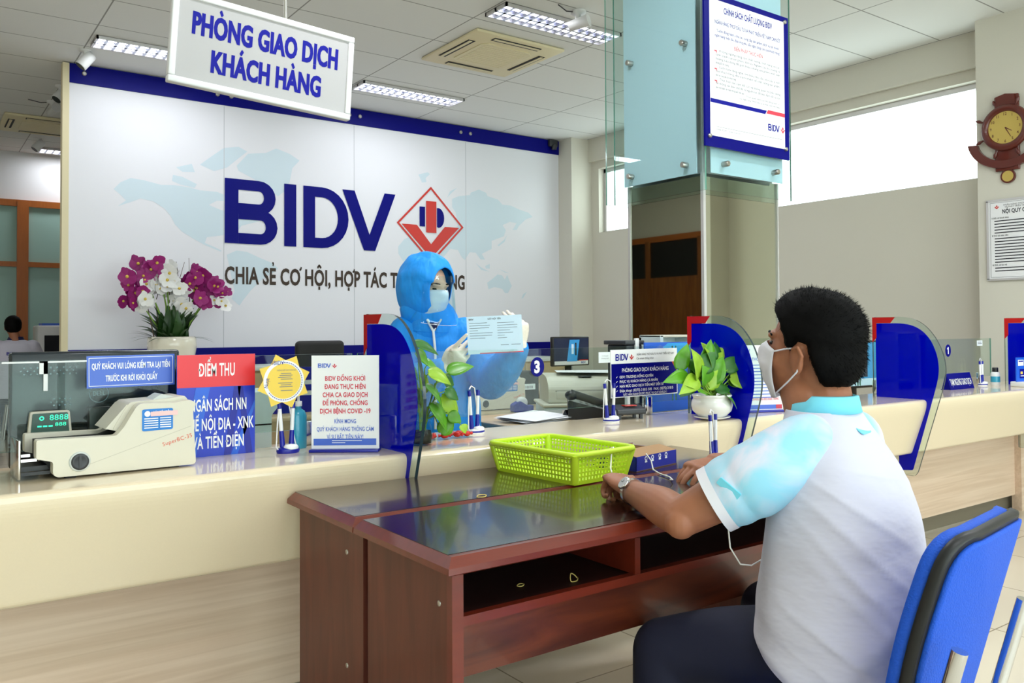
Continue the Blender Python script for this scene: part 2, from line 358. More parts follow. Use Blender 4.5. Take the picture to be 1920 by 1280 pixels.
# ---------------------------------------------------------------- the room
XL, XR, YF, YB, H = -3.5, 7.4, -4.0, 13.5, 3.7
def room():
    struct(MB().box(XL, XR+.2, YF-.1, YB+.1, -.06, 0).obj('floor', 'floor tiles'))
    struct(MB().box(XL, XR+.2, YF-.1, YB+.1, H, H+.06).obj('ceiling', 'ceiling tiles'))
    struct(MB().box(XL-.15, XL, YF-.1, YB+.1, 0, H).obj('wall_left', 'wall paint'))
    b = MB()                                                  # right wall with two clerestory openings
    b.box(XR, XR+.2, YF-.1, YB+.1, 0, 2.455); b.box(XR, XR+.2, YF-.1, YB+.1, 3.30, H)
    for y0, y1 in ((YF-.1, 3.40), (6.0, 7.0), (8.29, YB+.1)): b.box(XR, XR+.2, y0, y1, 2.455, 3.30)
    b.box(XR-.06, XR, 3.32, 8.5, 3.40, H)                      # bulkhead above the windows
    struct(b.obj('wall_right', 'wall paint'))
    for i, (y0, y1) in enumerate(((3.40, 6.0), (7.0, 8.29))):
        f = MB(); t = .05
        f.box(XR+.09, XR+.14, y0, y1, 2.455, 2.455+t*.4); f.box(XR+.09, XR+.14, y0, y1, 3.30-t, 3.30)
        f.box(XR+.09, XR+.14, y0, y0+t, 2.455, 3.3); f.box(XR+.09, XR+.14, y1-t, y1, 2.455, 3.3)
        o = struct(f.obj('window_%d' % (i+1), 'aluminium'))
        MB().box(XR+.11, XR+.118, y0+t, y1-t, 2.455+.02, 3.3-t).obj('window_glass', 'clear glass', o)
    struct(MB().box(7.1, XR, 2.45, 3.322, 0, H).obj('trim_1', 'wall paint'))            # pillar carrying the clock
    struct(MB().box(7.05, XR, 8.43, 8.95, 0, H).obj('trim_2', 'wall paint'))            # pillar in the far corner
    struct(MB().box(7.1, XR, -.6, .1, 0, H).obj('trim_3', 'wall paint'))
    struct(MB().box(XL, XR, YB, YB+.15, 0, H).obj('wall_back', 'wall white'))
    # wood framed frosted partition in front of the back wall
    f = MB()
    for x0, x1 in ((-1.9, -1.76), (-.35, -.21), (1.225, 1.365), (2.75, 2.89)): f.box(x0, x1, YB-.1, YB, 0, 3.0)
    for z0, z1 in ((0, .12), (2.09, 2.16), (2.93, 3.02)): f.box(-3.4, 2.9, YB-.09, YB, z0, z1)
    o = struct(f.obj('trim_4', 'orange wood'))
    g = MB().box(-3.4, 2.8, YB-.05, YB-.03, .1, 2.95).obj('window_3', 'partition glass'); struct(g)
    # entrance glazing on the street side
    b = MB(); b.box(XL, XR, YF-.1, YF, 3.2, H); b.box(XL, XL+.3, YF-.1, YF, 0, 3.2); b.box(XR-.3, XR, YF-.1, YF, 0, 3.2)
    struct(b.obj('wall_front', 'wall paint'))
    f = MB()
    for k in range(8): x = XL+.3+k*(XR-XL-.6)/7; f.box(x-.03, x+.03, YF-.08, YF-.02, 0, 3.2)
    f.box(XL+.3, XR-.3, YF-.08, YF-.02, 2.3, 2.36); f.box(XL+.3, XR-.3, YF-.08, YF-.02, 0, .08)
    o = struct(f.obj('window_4', 'aluminium'))
    MB().box(XL+.3, XR-.3, YF-.055, YF-.047, .08, 3.2).obj('window_glass', 'clear glass', o)
    # brown door set into the left wall (seen only in the mirrored column)
    f = MB(); f.box(XL, XL+.05, 6.9, 11.8, 2.68, 2.78, 1); f.box(XL, XL+.03, 6.9, 11.8, 2.06, 2.68, 2); f.box(XL, XL+.04, 6.9, 11.8, 0, 2.06, 0)
    for y in (6.9, 8.1, 9.3, 10.5, 11.7): f.box(XL, XL+.06, y, y+.1, 0, 2.7, 0)
    struct(f.obj('door_1', ['brown door', 'orange wood', 'dark void']))
room()

def partition_panel():
    t = thing('logo_wall', 'large white display wall with blue bands, bank lettering and pale world map', 'display wall', (0, 8.7, 0))
    b = MB(); b.box(1.206, 7.05, 0, .1, 0, 3.69); b.obj('board', 'panel white', t)
    MB().box(1.15, 1.206, -.01, .1, 0, 3.69).obj('edge_trim', 'plastic cream', t)
    b = MB()
    for x in (2.631, 4.084, 5.578): b.box(x-.003, x+.003, -.0015, 0, .98, 3.5)
    b.obj('seam', 'panel seam', t)
    MB().box(1.206, 7.05, -.012, 0, 3.51, 3.69).obj('top_band', 'bank blue', t)
    MB().box(1.206, 7.05, -.012, 0, .15, 1.02).obj('bottom_band', 'bank blue', t)
    b = MB()
    for x in (1.33, 2.56, 2.7, 4.02, 4.15, 5.5, 5.64):
        b.T = Matrix.Translation((x, -.014, 3.61)) @ Matrix.Rotation(R(90), 4, 'X'); b.lathe([(.022, -.002), (.022, .008), (.014, .012)], 16)
    b.T = Matrix(); b.obj('screw_cap', 'steel', t)
    maps = [[(1.59,2.55),(1.65,2.62),(1.74,2.67),(1.86,2.66),(2.02,2.63),(2.14,2.64),(2.29,2.63),(2.39,2.61),(2.56,2.61),(2.68,2.57),(2.81,2.53),(2.56,2.52),(2.48,2.47),(2.59,2.43),(2.81,2.38),(3.0,2.34),(2.81,2.28),(2.74,2.17),(2.68,2.18),(2.46,2.14),(2.44,2.08),(2.52,2.05),(2.61,2.01),(2.6,2.0),(2.44,2.06),(2.36,2.1),(2.22,2.18),(2.15,2.25),(2.11,2.33),(2.05,2.4),(1.95,2.46),(1.83,2.48),(1.75,2.44),(1.63,2.39),(1.7,2.45),(1.65,2.5)],[(2.13,2.74),(2.22,2.73),(2.36,2.67),(2.34,2.63),(2.2,2.65),(2.12,2.68)],[(2.16,2.82),(2.31,2.87),(2.34,2.79),(2.22,2.78)],[(2.47,2.94),(2.63,3.07),(2.78,3.1),(2.87,3.06),(2.78,2.98),(2.66,2.87),(2.53,2.82),(2.39,2.87)],[(2.76,2.9),(2.88,3.04),(3.07,3.07),(3.18,3.13),(3.33,3.09),(3.44,3.03),(3.36,2.94),(3.33,2.79),(3.27,2.68),(3.2,2.62),(3.07,2.71),(2.94,2.78),(2.78,2.85)],[(2.66,1.97),(2.76,2.02),(2.87,2.01),(2.99,1.96),(3.15,1.9),(3.2,1.85),(3.16,1.81),(3.02,1.72),(2.91,1.61),(2.84,1.52),(2.79,1.45),(2.71,1.52),(2.74,1.6),(2.7,1.79)],[(5.38,2.78),(5.47,2.82),(5.64,2.85),(5.65,2.88),(5.77,2.93),(5.88,2.9),(5.9,2.86),(6.06,2.83),(6.13,2.77),(6.26,2.77),(6.39,2.73),(6.54,2.7),(6.61,2.65),(6.5,2.61),(6.39,2.52),(6.35,2.46),(6.29,2.46),(6.35,2.55),(6.24,2.56),(6.13,2.51),(6.18,2.45),(6.15,2.37),(5.96,2.3),(5.96,2.2),(5.81,2.13),(5.86,2.06),(5.79,2.06),(5.72,2.14),(5.63,2.14),(5.56,2.04),(5.51,2.08),(5.46,2.16),(5.35,2.17),(5.26,2.07),(5.2,2.03),(5.25,2.25),(5.46,2.46),(5.43,2.62),(5.38,2.68)],[(4.64,2.16),(4.72,2.25),(4.78,2.28),(4.97,2.11),(4.88,1.95),(4.75,1.95),(4.69,2.01),(4.64,2.08)],[(5.89,1.77),(5.98,1.83),(6.05,1.88),(6.12,1.87),(6.16,1.82),(6.2,1.88),(6.23,1.81),(6.27,1.74),(6.21,1.65),(6.16,1.65),(6.12,1.7),(6.0,1.72),(5.91,1.69)],[(6.42,1.58),(6.45,1.64),(6.51,1.67),(6.45,1.59)],[(6.07,1.95),(6.23,1.9),(6.16,1.91)],[(4.91,3.03),(5.04,3.07),(5.07,3.05),(5.01,3.0),(5.02,2.95),(4.96,2.94),(4.93,3.0)],[(5.72,2.01),(5.8,1.93),(5.93,1.91),(5.8,1.96)],[(5.86,1.98),(5.93,2.01),(5.93,1.95),(5.87,1.95)],[(6.05,2.25),(6.16,2.33),(6.2,2.39),(6.16,2.3),(6.07,2.24)],[(5.31,2.79),(5.35,2.87),(5.45,2.92),(5.36,2.84)]]
    b = MB()
    for p in maps: b.poly(p, -.0012)
    b.obj('world_map', 'map blue', t)
    b = MB(); bank_letters(b, 2.637, 2.093, .67, -.006, 0, 1.966); b.obj('lettering', 'bank blue', t)
    b = MB(); bank_icon(b, 5.08, 2.44, .46, -.006, 0, 1); b.obj('emblem', ['bank red', 'bank blue'], t)
    b = MB(); text(b, 'CHIA SẺ CƠ HỘI, HỢP TÁC THÀNH CÔNG', 4.1, 1.68, .165, 2.925, off=.03, y=-.004); b.obj('tagline', 'ink brown', t)
    b = MB(); b.box(6.86, 7.0, -.06, -.012, 3.6, 3.69, 0, .01); b.T = Matrix.Translation((6.93, -.06, 3.56)); b.lathe([(.035, .0), (.035, .05), (.02, .07)], 14); b.obj('bracket', 'dark grey plastic', t)
partition_panel()

def troffer(x, y, on=True, label='', name='ceiling_light', en=40):
    t = thing(name, label, 'ceiling light', (x, y, H), 0, 'recessed louvred ceiling lights')
    L, W = 1.2, .29; b = MB()
    b.box(-L/2, L/2, -W/2, -W/2+.016, -.03, .0); b.box(-L/2, L/2, W/2-.016, W/2, -.03, 0); b.box(-L/2, -L/2+.016, -W/2, W/2, -.03, 0); b.box(L/2-.016, L/2, -W/2, W/2, -.03, 0); b.box(-L/2, L/2, -W/2, W/2, -.004, -.001)
    b.obj('housing', 'aluminium', t)
    b = MB(); b.box(-L/2, L/2, -.012, .012, -.03, -.004)
    for k in range(1, 14): xx = -L/2+L*k/14; b.prism([(xx-.011, -.03), (xx+.011, -.03), (xx+.004, -.006), (xx-.004, -.006)], -W/2+.01, W/2-.01, 'y')
    b.obj('louvre', 'louvre mirror', t)
    for s in (-1, 1): MB().tube([(-L/2+.03, s*.07, -.012), (L/2-.03, s*.07, -.012)], .009, 8).obj('tube', 'tube glow', t)
    l = bpy.data.lights.new('fluorescent tubes', 'AREA'); l.shape = 'RECTANGLE'; l.size = 1.1; l.size_y = .24; l.energy = en; l.color = (.92, .95, 1)
    o = bpy.data.objects.new('lamp', l); COL.objects.link(o); o.parent = t; o.location = (0, 0, -.034)
    return t
for x, y, lb in ((4.3, 5.33, 'big bright louvred ceiling light between the cream air conditioner and the glass column'), (4.3, 7.8, 'lit louvred ceiling light close to the blue top band of the logo wall'),
                 (1.88, 7.9, 'louvred ceiling light half hidden behind the white hanging sign'), (2.05, 13.1, 'small distant louvred ceiling light close to the back wall')):
    troffer(x, y, True, lb, en=26 if y < 6 else 16)
for x, y, lb in ((-1.2, 5.3, 'above the staff side, over the counting machine'), (-1.2, 9.0, 'above the passage past the end of the logo wall'), (1.88, 2.8, 'directly above the counter by the first divider'), (4.3, 1.4, 'above the public floor behind the seated man'), (1.0, -1.0, 'above the public floor near the entrance glazing'), (4.6, -1.4, 'above the waiting area near the entrance glazing')):  # unseen lights beyond the frame, added to brighten the hall
    troffer(x, y, True, 'louvred ceiling light '+lb, en=24 if y > 5 else 40)

def cassette(x, y, label):
    t = thing('air_conditioner', label, 'air conditioner', (x, y, H), 0, 'ceiling cassette air conditioners'); s = .47
    MB().box(-s, s, -s, s, -.03, -.001, 0, .012).obj('cover', 'plastic cream', t)
    b = MB(); b.prism([(-.27, -.22), (-.22, -.27), (.22, -.27), (.27, -.22), (.27, .22), (.22, .27), (-.22, .27), (-.27, .22)], -.038, -.03, 'z')
    for k in range(12): b.box(-.23, .23, -.235+k*.041, -.21+k*.041, -.041, -.038, 1)
    b.obj('intake_grille', ['plastic cream', 'plastic cream'], t)
    for k in range(4):
        o = MB(); o.box(-.25, .25, -.415, -.345, -.0335, -.0302, 0); o.box(-.24, .24, -.40, -.37, -.038, -.034, 1)
        q = o.obj('vane', ['dark slot', 'plastic cream'], t); q.rotation_euler = (0, 0, math.pi/2*k)
cassette(4.29, 6.24, 'square cream ceiling cassette air conditioner between the two lit ceiling lights')
cassette(1.35, 11.55, 'distant ceiling air conditioner half hidden by the end of the logo wall')

def spot(x, y, rz, label):
    t = thing('spotlight', label, 'spotlight', (x, y, H), rz, 'small white ceiling spotlights')
    b = MB(); b.lathe([(.05, 0), (.05, -.012), (.02, -.02), (.014, -.06)], 18); b.obj('mount', 'plastic white', t)
    b = MB(); b.T = Matrix.Translation((0, 0, -.1)) @ Matrix.Rotation(R(38), 4, 'Y'); b.lathe([(.0, .09), (.045, .085), (.05, .05), (.052, -.06), (.047, -.065)], 18); b.obj('head', 'plastic white', t)
    b = MB(); b.T = Matrix.Translation((0, 0, -.1)) @ Matrix.Rotation(R(38), 4, 'Y'); b.lathe([(.046, -.066), (.0, -.062)], 18); b.obj('lens', 'black plastic', t)
spot(1.27, 8.25, 0, 'white spotlight on the ceiling just above the top corner of logo wall')
spot(1.25, 9.6, .4, 'white spotlight just behind the end of the logo wall, below a camera')
spot(1.36, 12.4, .2, 'small white spotlight near the back wall beside the small distant ceiling light')
def camera_unit(x, y, rz, label):
    t = thing('security_camera', label, 'camera', (x, y, H), rz, 'security cameras')
    MB().lathe([(.06, 0), (.06, -.02), (.025, -.03), (.02, -.08)], 18).obj('mount', 'plastic white', t)
    b = MB(); b.T = Matrix.Translation((0, 0, -.1)) @ Matrix.Rotation(R(80), 4, 'X'); b.lathe([(0, -.08), (.04, -.075), (.045, .07), (.052, .09)], 18); b.obj('housing', 'plastic white', t)
    b = MB(); b.T = Matrix.Translation((0, 0, -.1)) @ Matrix.Rotation(R(80), 4, 'X'); b.lathe([(.05, .089), (.02, .08), (0, .08)], 18); b.obj('lens', 'black plastic', t)
    MB().tube([(0, .0, -.01), (-.1, .06, -.025), (-.22, .08, -.012)], .005, 6).obj('cable', 'dark grey plastic', t)
camera_unit(4.28, 5.02, .5, 'white bullet camera on the ceiling next to the bright ceiling light')
camera_unit(1.27, 10.3, .3, 'white camera with black lens peeping out behind the end of logo wall')

def hanging_sign():
    t = thing('hanging_sign', 'white framed hanging sign with two lines of blue capitals', 'sign', (1.27, 3.6, 2.39), rot=(0, R(3.6), 0))
    w, h = .405, .196; f = .028
    MB().box(-w+f*.5, w-f*.5, -.012, .012, -h+f*.5, h-f*.5).obj('board', 'sign grey', t)
    b = MB()
    for x0, x1, z0, z1 in ((-w, w, h-f, h), (-w, w, -h, -h+f), (-w, -w+f, -h+f, h-f), (w-f, w, -h+f, h-f)): b.box(x0, x1, -.02, .02, z0, z1, 0, .005)
    b.obj('frame', 'plastic white', t)
    b = MB(); [text(b, 'PHÒNG GIAO DỊCH', .005+dx, .028, .088, .655, off=.035, y=-.0128-abs(dx)*.1-dx*.02) for dx in (-.0015, .0015)]; b.obj('lettering', 'ink blue', t); b = MB(); [text(b, 'KHÁCH HÀNG', .01+dx, -.118, .088, .495, off=.035, y=-.0128-abs(dx)*.1-dx*.02) for dx in (-.0015, .0015)]; b.obj('lettering', 'ink blue', t)
    o = MB().tube([(0, 0, 0), (0, 0, 1.13)], .008, 10).obj('hanging_rod', 'steel', t); o.location = (.075, 0, h); o.rotation_euler = (0, R(-3.6), 0)
hanging_sign()

def column():
    o = struct(MB().box(3.57, 4.185, 3.14, 3.69, 0, H).obj('trim_5', 'wall white'))
    b = MB(); b.box(3.55, 3.57, 3.125, 3.70, 0, 2.05); b.obj('mirror_cladding', 'mirror', o); b = MB(); b.box(3.57, 4.195, 3.12, 3.14, 0, 2.05); b.obj('mirror_cladding', 'mirror', o)
    b = MB(); b.box(3.536, 3.556, 3.106, 3.126, 0, 2.05); b.box(3.541, 3.553, 3.69, 3.705, 0, 2.05); b.box(4.19, 4.2, 3.11, 3.125, 0, 2.05); b.obj('corner_strip', 'aluminium', o)
    def sheet(x0, x1, y0, y1, ax):
        t = thing('glass_cladding', 'green-edged glass sheet with frosted film on the %s of the square column' % ax[1], 'glass panel', (0, 0, 0), 0, 'glass sheets around the column')
        if ax[0] == 'x': pl = [(y0, 1.945), (y1, 1.945), (y1, 3.68), (y0, 3.68)]; MB().prism(pl, x0, x1, 'x', 0, 1).obj('sheet', ['green sheet glass', 'glass edge'], t)
        else: pl = [(x0, 1.945), (x1, 1.945), (x1, 3.68), (x0, 3.68)]; MB().prism(pl, y0, y1, 'y', 0, 1).obj('sheet', ['green sheet glass', 'glass edge'], t)
        return t
    t1 = sheet(3.50, 3.51, 3.06, 3.78, ('x', 'side facing the logo')); t2 = sheet(3.512, 4.26, 3.06, 3.07, ('y', 'front face'))
    t3 = sheet(3.45, 4.26, 3.79, 3.80, ('y', 'back face'))
    MB().box(3.511, 3.517, 3.13, 3.70, 2.045, 3.68).obj('frosted_film', 'frost film', t1)
    MB().box(3.56, 4.19, 3.071, 3.077, 2.045, 3.68).obj('frosted_film', 'frost film', t2)
    for y, z in ((3.2, 2.1), (3.63, 2.1), (3.2, 2.78), (3.63, 2.78)):
        b = MB(); b.T = Matrix.Translation((3.5, y, z)) @ Matrix.Rotation(R(-90), 4, 'Y'); b.lathe([(.016, -.012), (.016, .028), (.012, .032)], 16); b.obj('standoff', 'steel', t1)
    for x, z in ((3.66, 2.1), (4.1, 2.1)):
        b = MB(); b.T = Matrix.Translation((x, 3.06, z)) @ Matrix.Rotation(R(90), 4, 'X'); b.lathe([(.016, -.012), (.016, .028), (.012, .032)], 16); b.obj('standoff', 'steel', t2)
    # poster board fixed to the front sheet
    t = thing('poster_board', 'blue bordered notice board with white poster on the front of glass column', 'poster', (3.83, 3.03, 2.595)); t.scale = (1, 1, 1.09); w, h = .365, .385
    MB().box(-w, w, -.006, .006, -h, h).obj('backing', 'bank blue', t)
    MB().box(-w+.04, w-.045, -.0085, -.006, -h+.055, h-.03).obj('sheet', 'paper', t)
    b = MB(); y = -.0092
    text(b, 'CHÍNH SÁCH CHẤT LƯỢNG BIDV', 0, .295, .03, .42, off=.02, y=y); b.obj('heading', 'ink blue', t); b = MB(); text(b, 'NGÂN HÀNG TMCP ĐẦU TƯ VÀ PHÁT TRIỂN VIỆT NAM CAM KẾT', 0, .235, .019, .57, off=.0, y=y)
    b.obj('heading', 'ink blue', t); b = MB()
    text(b, '"Luôn đồng hành, chia sẻ, cung cấp sản phẩm, dịch vụ tài chính', .0, .195, .014, .54, off=0, y=y); text(b, 'ngân hàng hiện đại, đáp ứng yêu cầu ngày càng cao của khách hàng"', .0, .17, .014, .57, off=0, y=y)
    b.obj('lettering', 'ink blue', t); b = MB(); bank_letters(b, .165, -.247, .035, y, 0, .105); b.obj('bank_lettering', 'ink blue', t); b = MB(); b.poly([(-w+.04, -.165), (.14, -.165), (.155, -.145), (-w+.04, -.145)], y)
    b.obj('blue_stripe', 'ink blue', t)
    b = MB(); text(b, 'BIỆN PHÁP THỰC HIỆN', 0, .125, .019, .25, off=0, y=y); b.obj('red_lettering', 'ink red', t); b = MB(); small_icon(b, .3, -.23, .022, y, 0); b.obj('emblem', 'ink red', t); b = MB(); b.poly([(.15, -.16), (w-.045, -.16), (w-.045, -.14), (.165, -.14)], y); b.obj('red_stripe', 'ink red', t)
    for z in (.1, .01, -.05): b = MB(); b.poly([(-.29, z), (-.27, z), (-.27, z-.018), (-.276, z-.006), (-.29, z-.006)], y); b.obj('bullet_mark', 'ink red', t)
    b = MB(); L_ = ['Không ngừng nâng cao chất lượng, tính năng và các', 'cạnh tranh của sản phẩm, dịch vụ. Nghiên cứu thị trường và', 'hướng tiêu dùng để giới thiệu những sản phẩm mới, tiên', 'phong dẫn thị trường.', 'Luôn luôn lắng nghe, tìm hiểu nhu cầu, yêu cầu ý kiến', 'của khách hàng, đặt trách nhiệm về chất lượng sản phẩm,', 'dịch vụ cùng cần cho khách hàng.', 'Thực hiện các cam kết các hệ thống quản lý chất lượng', 'hệ thống văn bản chế độ và nguồn lực để bảo đảm tất cả các', 'quá trình được vận hành thông suốt, hiệu quả.']
    for k, s in enumerate(L_):
        ind = .03 if k in (0, 4, 7) else 0; full = k not in (3, 6, 9)
        text(b, s, -.28+ind, .095-.0205*k, .0115, (.56-ind) if full else None, .72, 0, 'L', y)
    text(b, 'Trích quyết định của Hội đồng quản trị', .275, -.1, .008, .3, 0, 0, 'R', y); text(b, 'của Ngân hàng TMCP Đầu tư và Phát triển Việt Nam', .275, -.118, .008, .36, 0, 0, 'R', y)
    text(b, '1900 9247    bidv.com.vn', -.28, -.30, .008, .2, 0, 0, 'L', y); b.box(-.28, .29, y-.0002, y, -.283, -.2815)
    b.obj('fine_print', 'ink grey', t)
    for x, z in ((-w+.03, -h+.05), (w-.04, -h+.055), (-w+.03, h-.03), (w-.04, h-.03)):
        q = MB(); q.T = Matrix.Translation((x, -.006, z)) @ Matrix.Rotation(R(90), 4, 'X'); q.lathe([(.011, 0), (.011, .012), (.006, .016)], 14); q.obj('screw_cap', 'steel', t)
column()
# ---------------------------------------------------------------- counter, dividers, desks
def rr(pts, r=.02, n=4):
    """round the corners of a 2-D polygon; r may be a list"""
    out = []; k = len(pts)
    for i in range(k):
        p0, p, p1 = Vector(pts[i-1]), Vector(pts[i]), Vector(pts[(i+1) % k]); q = r[i] if isinstance(r, (list, tuple)) else r
        if q <= 0: out.append(tuple(p)); continue
        a = (p0-p).normalized()*min(q, (p0-p).length*.45); c = (p1-p).normalized()*min(q, (p1-p).length*.45)
        for j in range(n+1):
            t = j/n; out.append(tuple((p+a)*(1-t)**2+p*2*t*(1-t)+(p+c)*t*t))
    return out
def counter():
    t = thing('service_counter', 'long cream topped bank counter with pale wood front running across the hall', 'counter', (2, 2.5, 0))
    x0, x1 = -5.0, 5.05
    prof = rr([(2.58, .833), (2.186, .833), (2.188, .79), (2.268, .556), (2.33, .55), (2.33, .79), (2.58, .79)], [.004, .022, .03, .015, .01, .01, .004], 5)
    MB().prism([(y-2.5, z) for y, z in prof], x0, x1, 'x').obj('worktop', 'counter cream', t)
    MB().box(x0, x1, .04, .07, .1, .8).obj('front_panel', 'counter laminate', t)
    MB().box(x0, x1, .09, .11, 0, .1).obj('kickboard', 'kick grey', t)
    for x in (3.86, -.9): MB().box(x, x+.12, -.0, .06, 0, .56).obj('pilaster', 'counter laminate', t)
counter()
def divider(x, label):
    t = thing('divider_screen', label, 'divider', (x, 2.3, 0), 0, 'blue and red divider screens')
    P = [(2.472, 1.248), (2.30, 1.248), (2.235, 1.232), (2.18, 1.195), (2.13, 1.13), (2.098, 1.05), (2.09, .985), (2.098, .92), (2.238, .468), (2.255, .445), (2.40, .445), (2.40, .80), (2.472, .80)]
    P = rr(P, [.02, .05, .05, .05, .05, .05, .05, .06, .01, .01, .005, .005, .005], 4)
    MB().prism([(y-2.3, z) for y, z in P], -.005, .005, 'x', 0, 1).obj('glass', ['clear glass', 'divider edge'], t)
    F = [(2.452, 1.215), (2.31, 1.215), (2.25, 1.203), (2.2, 1.175), (2.157, 1.125), (2.13, 1.055), (2.122, .985), (2.132, .92), (2.262, .475), (2.335, .467), (2.335, .80), (2.452, .80)]
    F = rr(F, [0, .05, .05, .05, .05, .05, .05, .06, .008, .004, .0, .0], 4)
    MB().prism([(y-2.3, z) for y, z in F], -.0068, -.0056, 'x').obj('blue_film', 'blue film', t)
    MB().prism([(y-2.3, z) for y, z in ((2.470, 1.246), (2.345, 1.246), (2.37, 1.216), (2.447, 1.216), (2.447, 1.14), (2.470, 1.115))], -.0085, -.0072, 'x').obj('red_corner', 'red film', t)
mat('divider edge', (30, 52, 60), .1, spec=.8)
for x, lb in ((1.20, 'blue film divider screen on the counter beside the white covid notice'), (2.71, 'blue film divider screen behind the potted plant in white pot'), (4.12, 'blue film divider screen between the seated man\'s head and the number 1 sticker'), (5.6, 'blue film divider screen behind the blue bank card leaflet')):
    divider(x, lb)
def glass_screen(x0, x1, label):
    t = thing('glass_screen', label, 'glass screen', ((x0+x1)/2, 2.555, .8335), 0, 'low clear glass screens'); w = (x1-x0)/2
    MB().prism([(-w, .05), (w, .05), (w, .287), (-w, .287)], -.004, .004, 'y', 0, 1).obj('pane', ['clear glass', 'glass edge'], t)
    for x in (-w+.15, w-.15): MB().box(x-.015, x+.015, -.012, .012, 0, .075, 0, .003).obj('clip', 'chrome', t)
    return t
glass_screen(-.55, 1.19, 'low clear glass screen carrying the small blue notice, behind the counting machine'); glass_screen(1.21, 2.70, 'low clear glass screen marked with a round blue number 3')
glass_screen(2.72, 4.11, 'low clear glass screen mostly hidden behind the seated man'); glass_screen(4.13, 5.59, 'low clear glass screen marked with a round blue number 1')
def sticker(x, n, lb):
    t = thing('number_sticker', lb, 'sticker', (x, 2.55, 1.052), 0, 'round blue counter numbers')
    MB().prism([(.033*math.cos(2*math.pi*i/32), .037*math.sin(2*math.pi*i/32)) for i in range(32)], -.0006, .0, 'y').obj('disc', 'bank blue', t)
    b = MB(); text(b, n, -.001, -.021, .042, .03, off=.05, y=-.0012) if n == '3' else b.poly([(-.004, -.021), (.006, -.021), (.006, .021), (-.002, .021), (-.012, .013), (-.012, .006), (-.004, .010)], -.0012); b.obj('numeral', 'ink white', t)
sticker(1.956, '3', 'round blue sticker with white number 3 on the glass'); sticker(5.05, '1', 'round blue sticker with white number 1 on the glass')

def desk(y0, y1, front, label):
    X0, X1 = .829, 2.30; yc = y0
    t = thing('writing_desk', label, 'desk', (X0, y0, .015)); w, d = X1-X0, y1-y0
    def loop(i, z): return [(i, i, z), (w-i, i, z), (w-i, d-i, z), (i, d-i, z)]
    b = MB(); b.loft([loop(.010, .715), loop(.0, .720), loop(.001, .732), loop(.016, .75)], 0, False); b.obj('top_edge', 'desk edge', t)
    e = .03 if front else .022
    MB().box(.017, w-.017, e, d-.016, .7475, .7512).obj('top', 'desk top', t)
    MB().box(.033, .058, .05 if front else .012, d-.008, -.015, .716).obj('side_panel', 'mahogany upright', t)
    MB().box(w-.058, w-.033, .05 if front else .012, d-.008, -.015, .716).obj('side_panel', 'mahogany upright', t)
    if front:
        MB().box(.058, w-.058, .05, .066, .50, .603).obj('front_panel', 'mahogany', t)
        MB().box(.058, w-.058, .04, .06, .603, .622).obj('rail', 'desk edge', t)
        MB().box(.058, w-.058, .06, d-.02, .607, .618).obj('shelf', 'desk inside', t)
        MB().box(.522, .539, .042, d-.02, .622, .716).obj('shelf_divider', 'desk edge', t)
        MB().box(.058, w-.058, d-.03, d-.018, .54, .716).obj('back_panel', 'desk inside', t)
        MB().box(.032, .058, .04, .06, -.015, .716).obj('edge_strip', 'desk edge', t)
        sc = ((.09, .64), (.30, .3))
    else:
        MB().box(.058, w-.058, .06, .075, .54, .716).obj('back_panel', 'mahogany', t); sc = ((.1, .65), (.1, .38))
    for y, z in sc:
        q = MB(); q.T = Matrix.Translation((.033, y, z)) @ Matrix.Rotation(R(-90), 4, 'Y'); q.lathe([(.006, 0), (.006, .0015), (.003, .002)], 12); q.obj('screw', 'steel', t)
desk(1.358, 1.775, True, 'dark red-brown wooden desk with an open shelf, at the seated man\'s knees'); desk(1.779, 2.186, False, 'dark red-brown wooden desk pushed against the counter, under the green basket')
# ---------------------------------------------------------------- things on the counter
CT = .833
mat('beige machine', (214, 208, 192), .4, nscale=30, namt=.01); mat('beige machine dark', (190, 184, 168), .45); mat('led green', (20, 60, 48), .3); mat('led glow', (40, 220, 170), .4, emit=(40, 230, 170), es=1.0)
mat('label blue', (20, 120, 205), .4); mat('label pink', (238, 196, 196), .5); mat('sign blue', (70, 106, 205), .35); mat('sign red', (224, 42, 52), .35); mat('sign deep blue', (8, 50, 190), .3); mat('sign mid blue', (30, 96, 215), .35); mat('sign dark blue', (6, 24, 150), .35)
mat('card yellow', (240, 205, 84), .6); mat('pen blue', (12, 22, 150), .3); mat('pen white', (238, 238, 240), .3)
mat('ceramic', (240, 238, 234), .15, coat=.4); mat('soil', (58, 42, 30), .9)
mat('leaf green', (84, 150, 20), .35, nscale=14, namt=.25, sss=0); mat('leaf light', (150, 190, 50), .35, nscale=18, namt=.2); mat('leaf dark', (44, 104, 24), .4, nscale=14, namt=.2); mat('stem green', (120, 160, 50), .5)
mat('gel blue', (60, 160, 190), .15); mat('candy red', (200, 40, 30), .25); mat('orange accent', (214, 90, 60), .5)
pane('clear plastic', (238, 248, 250), refl=.2)

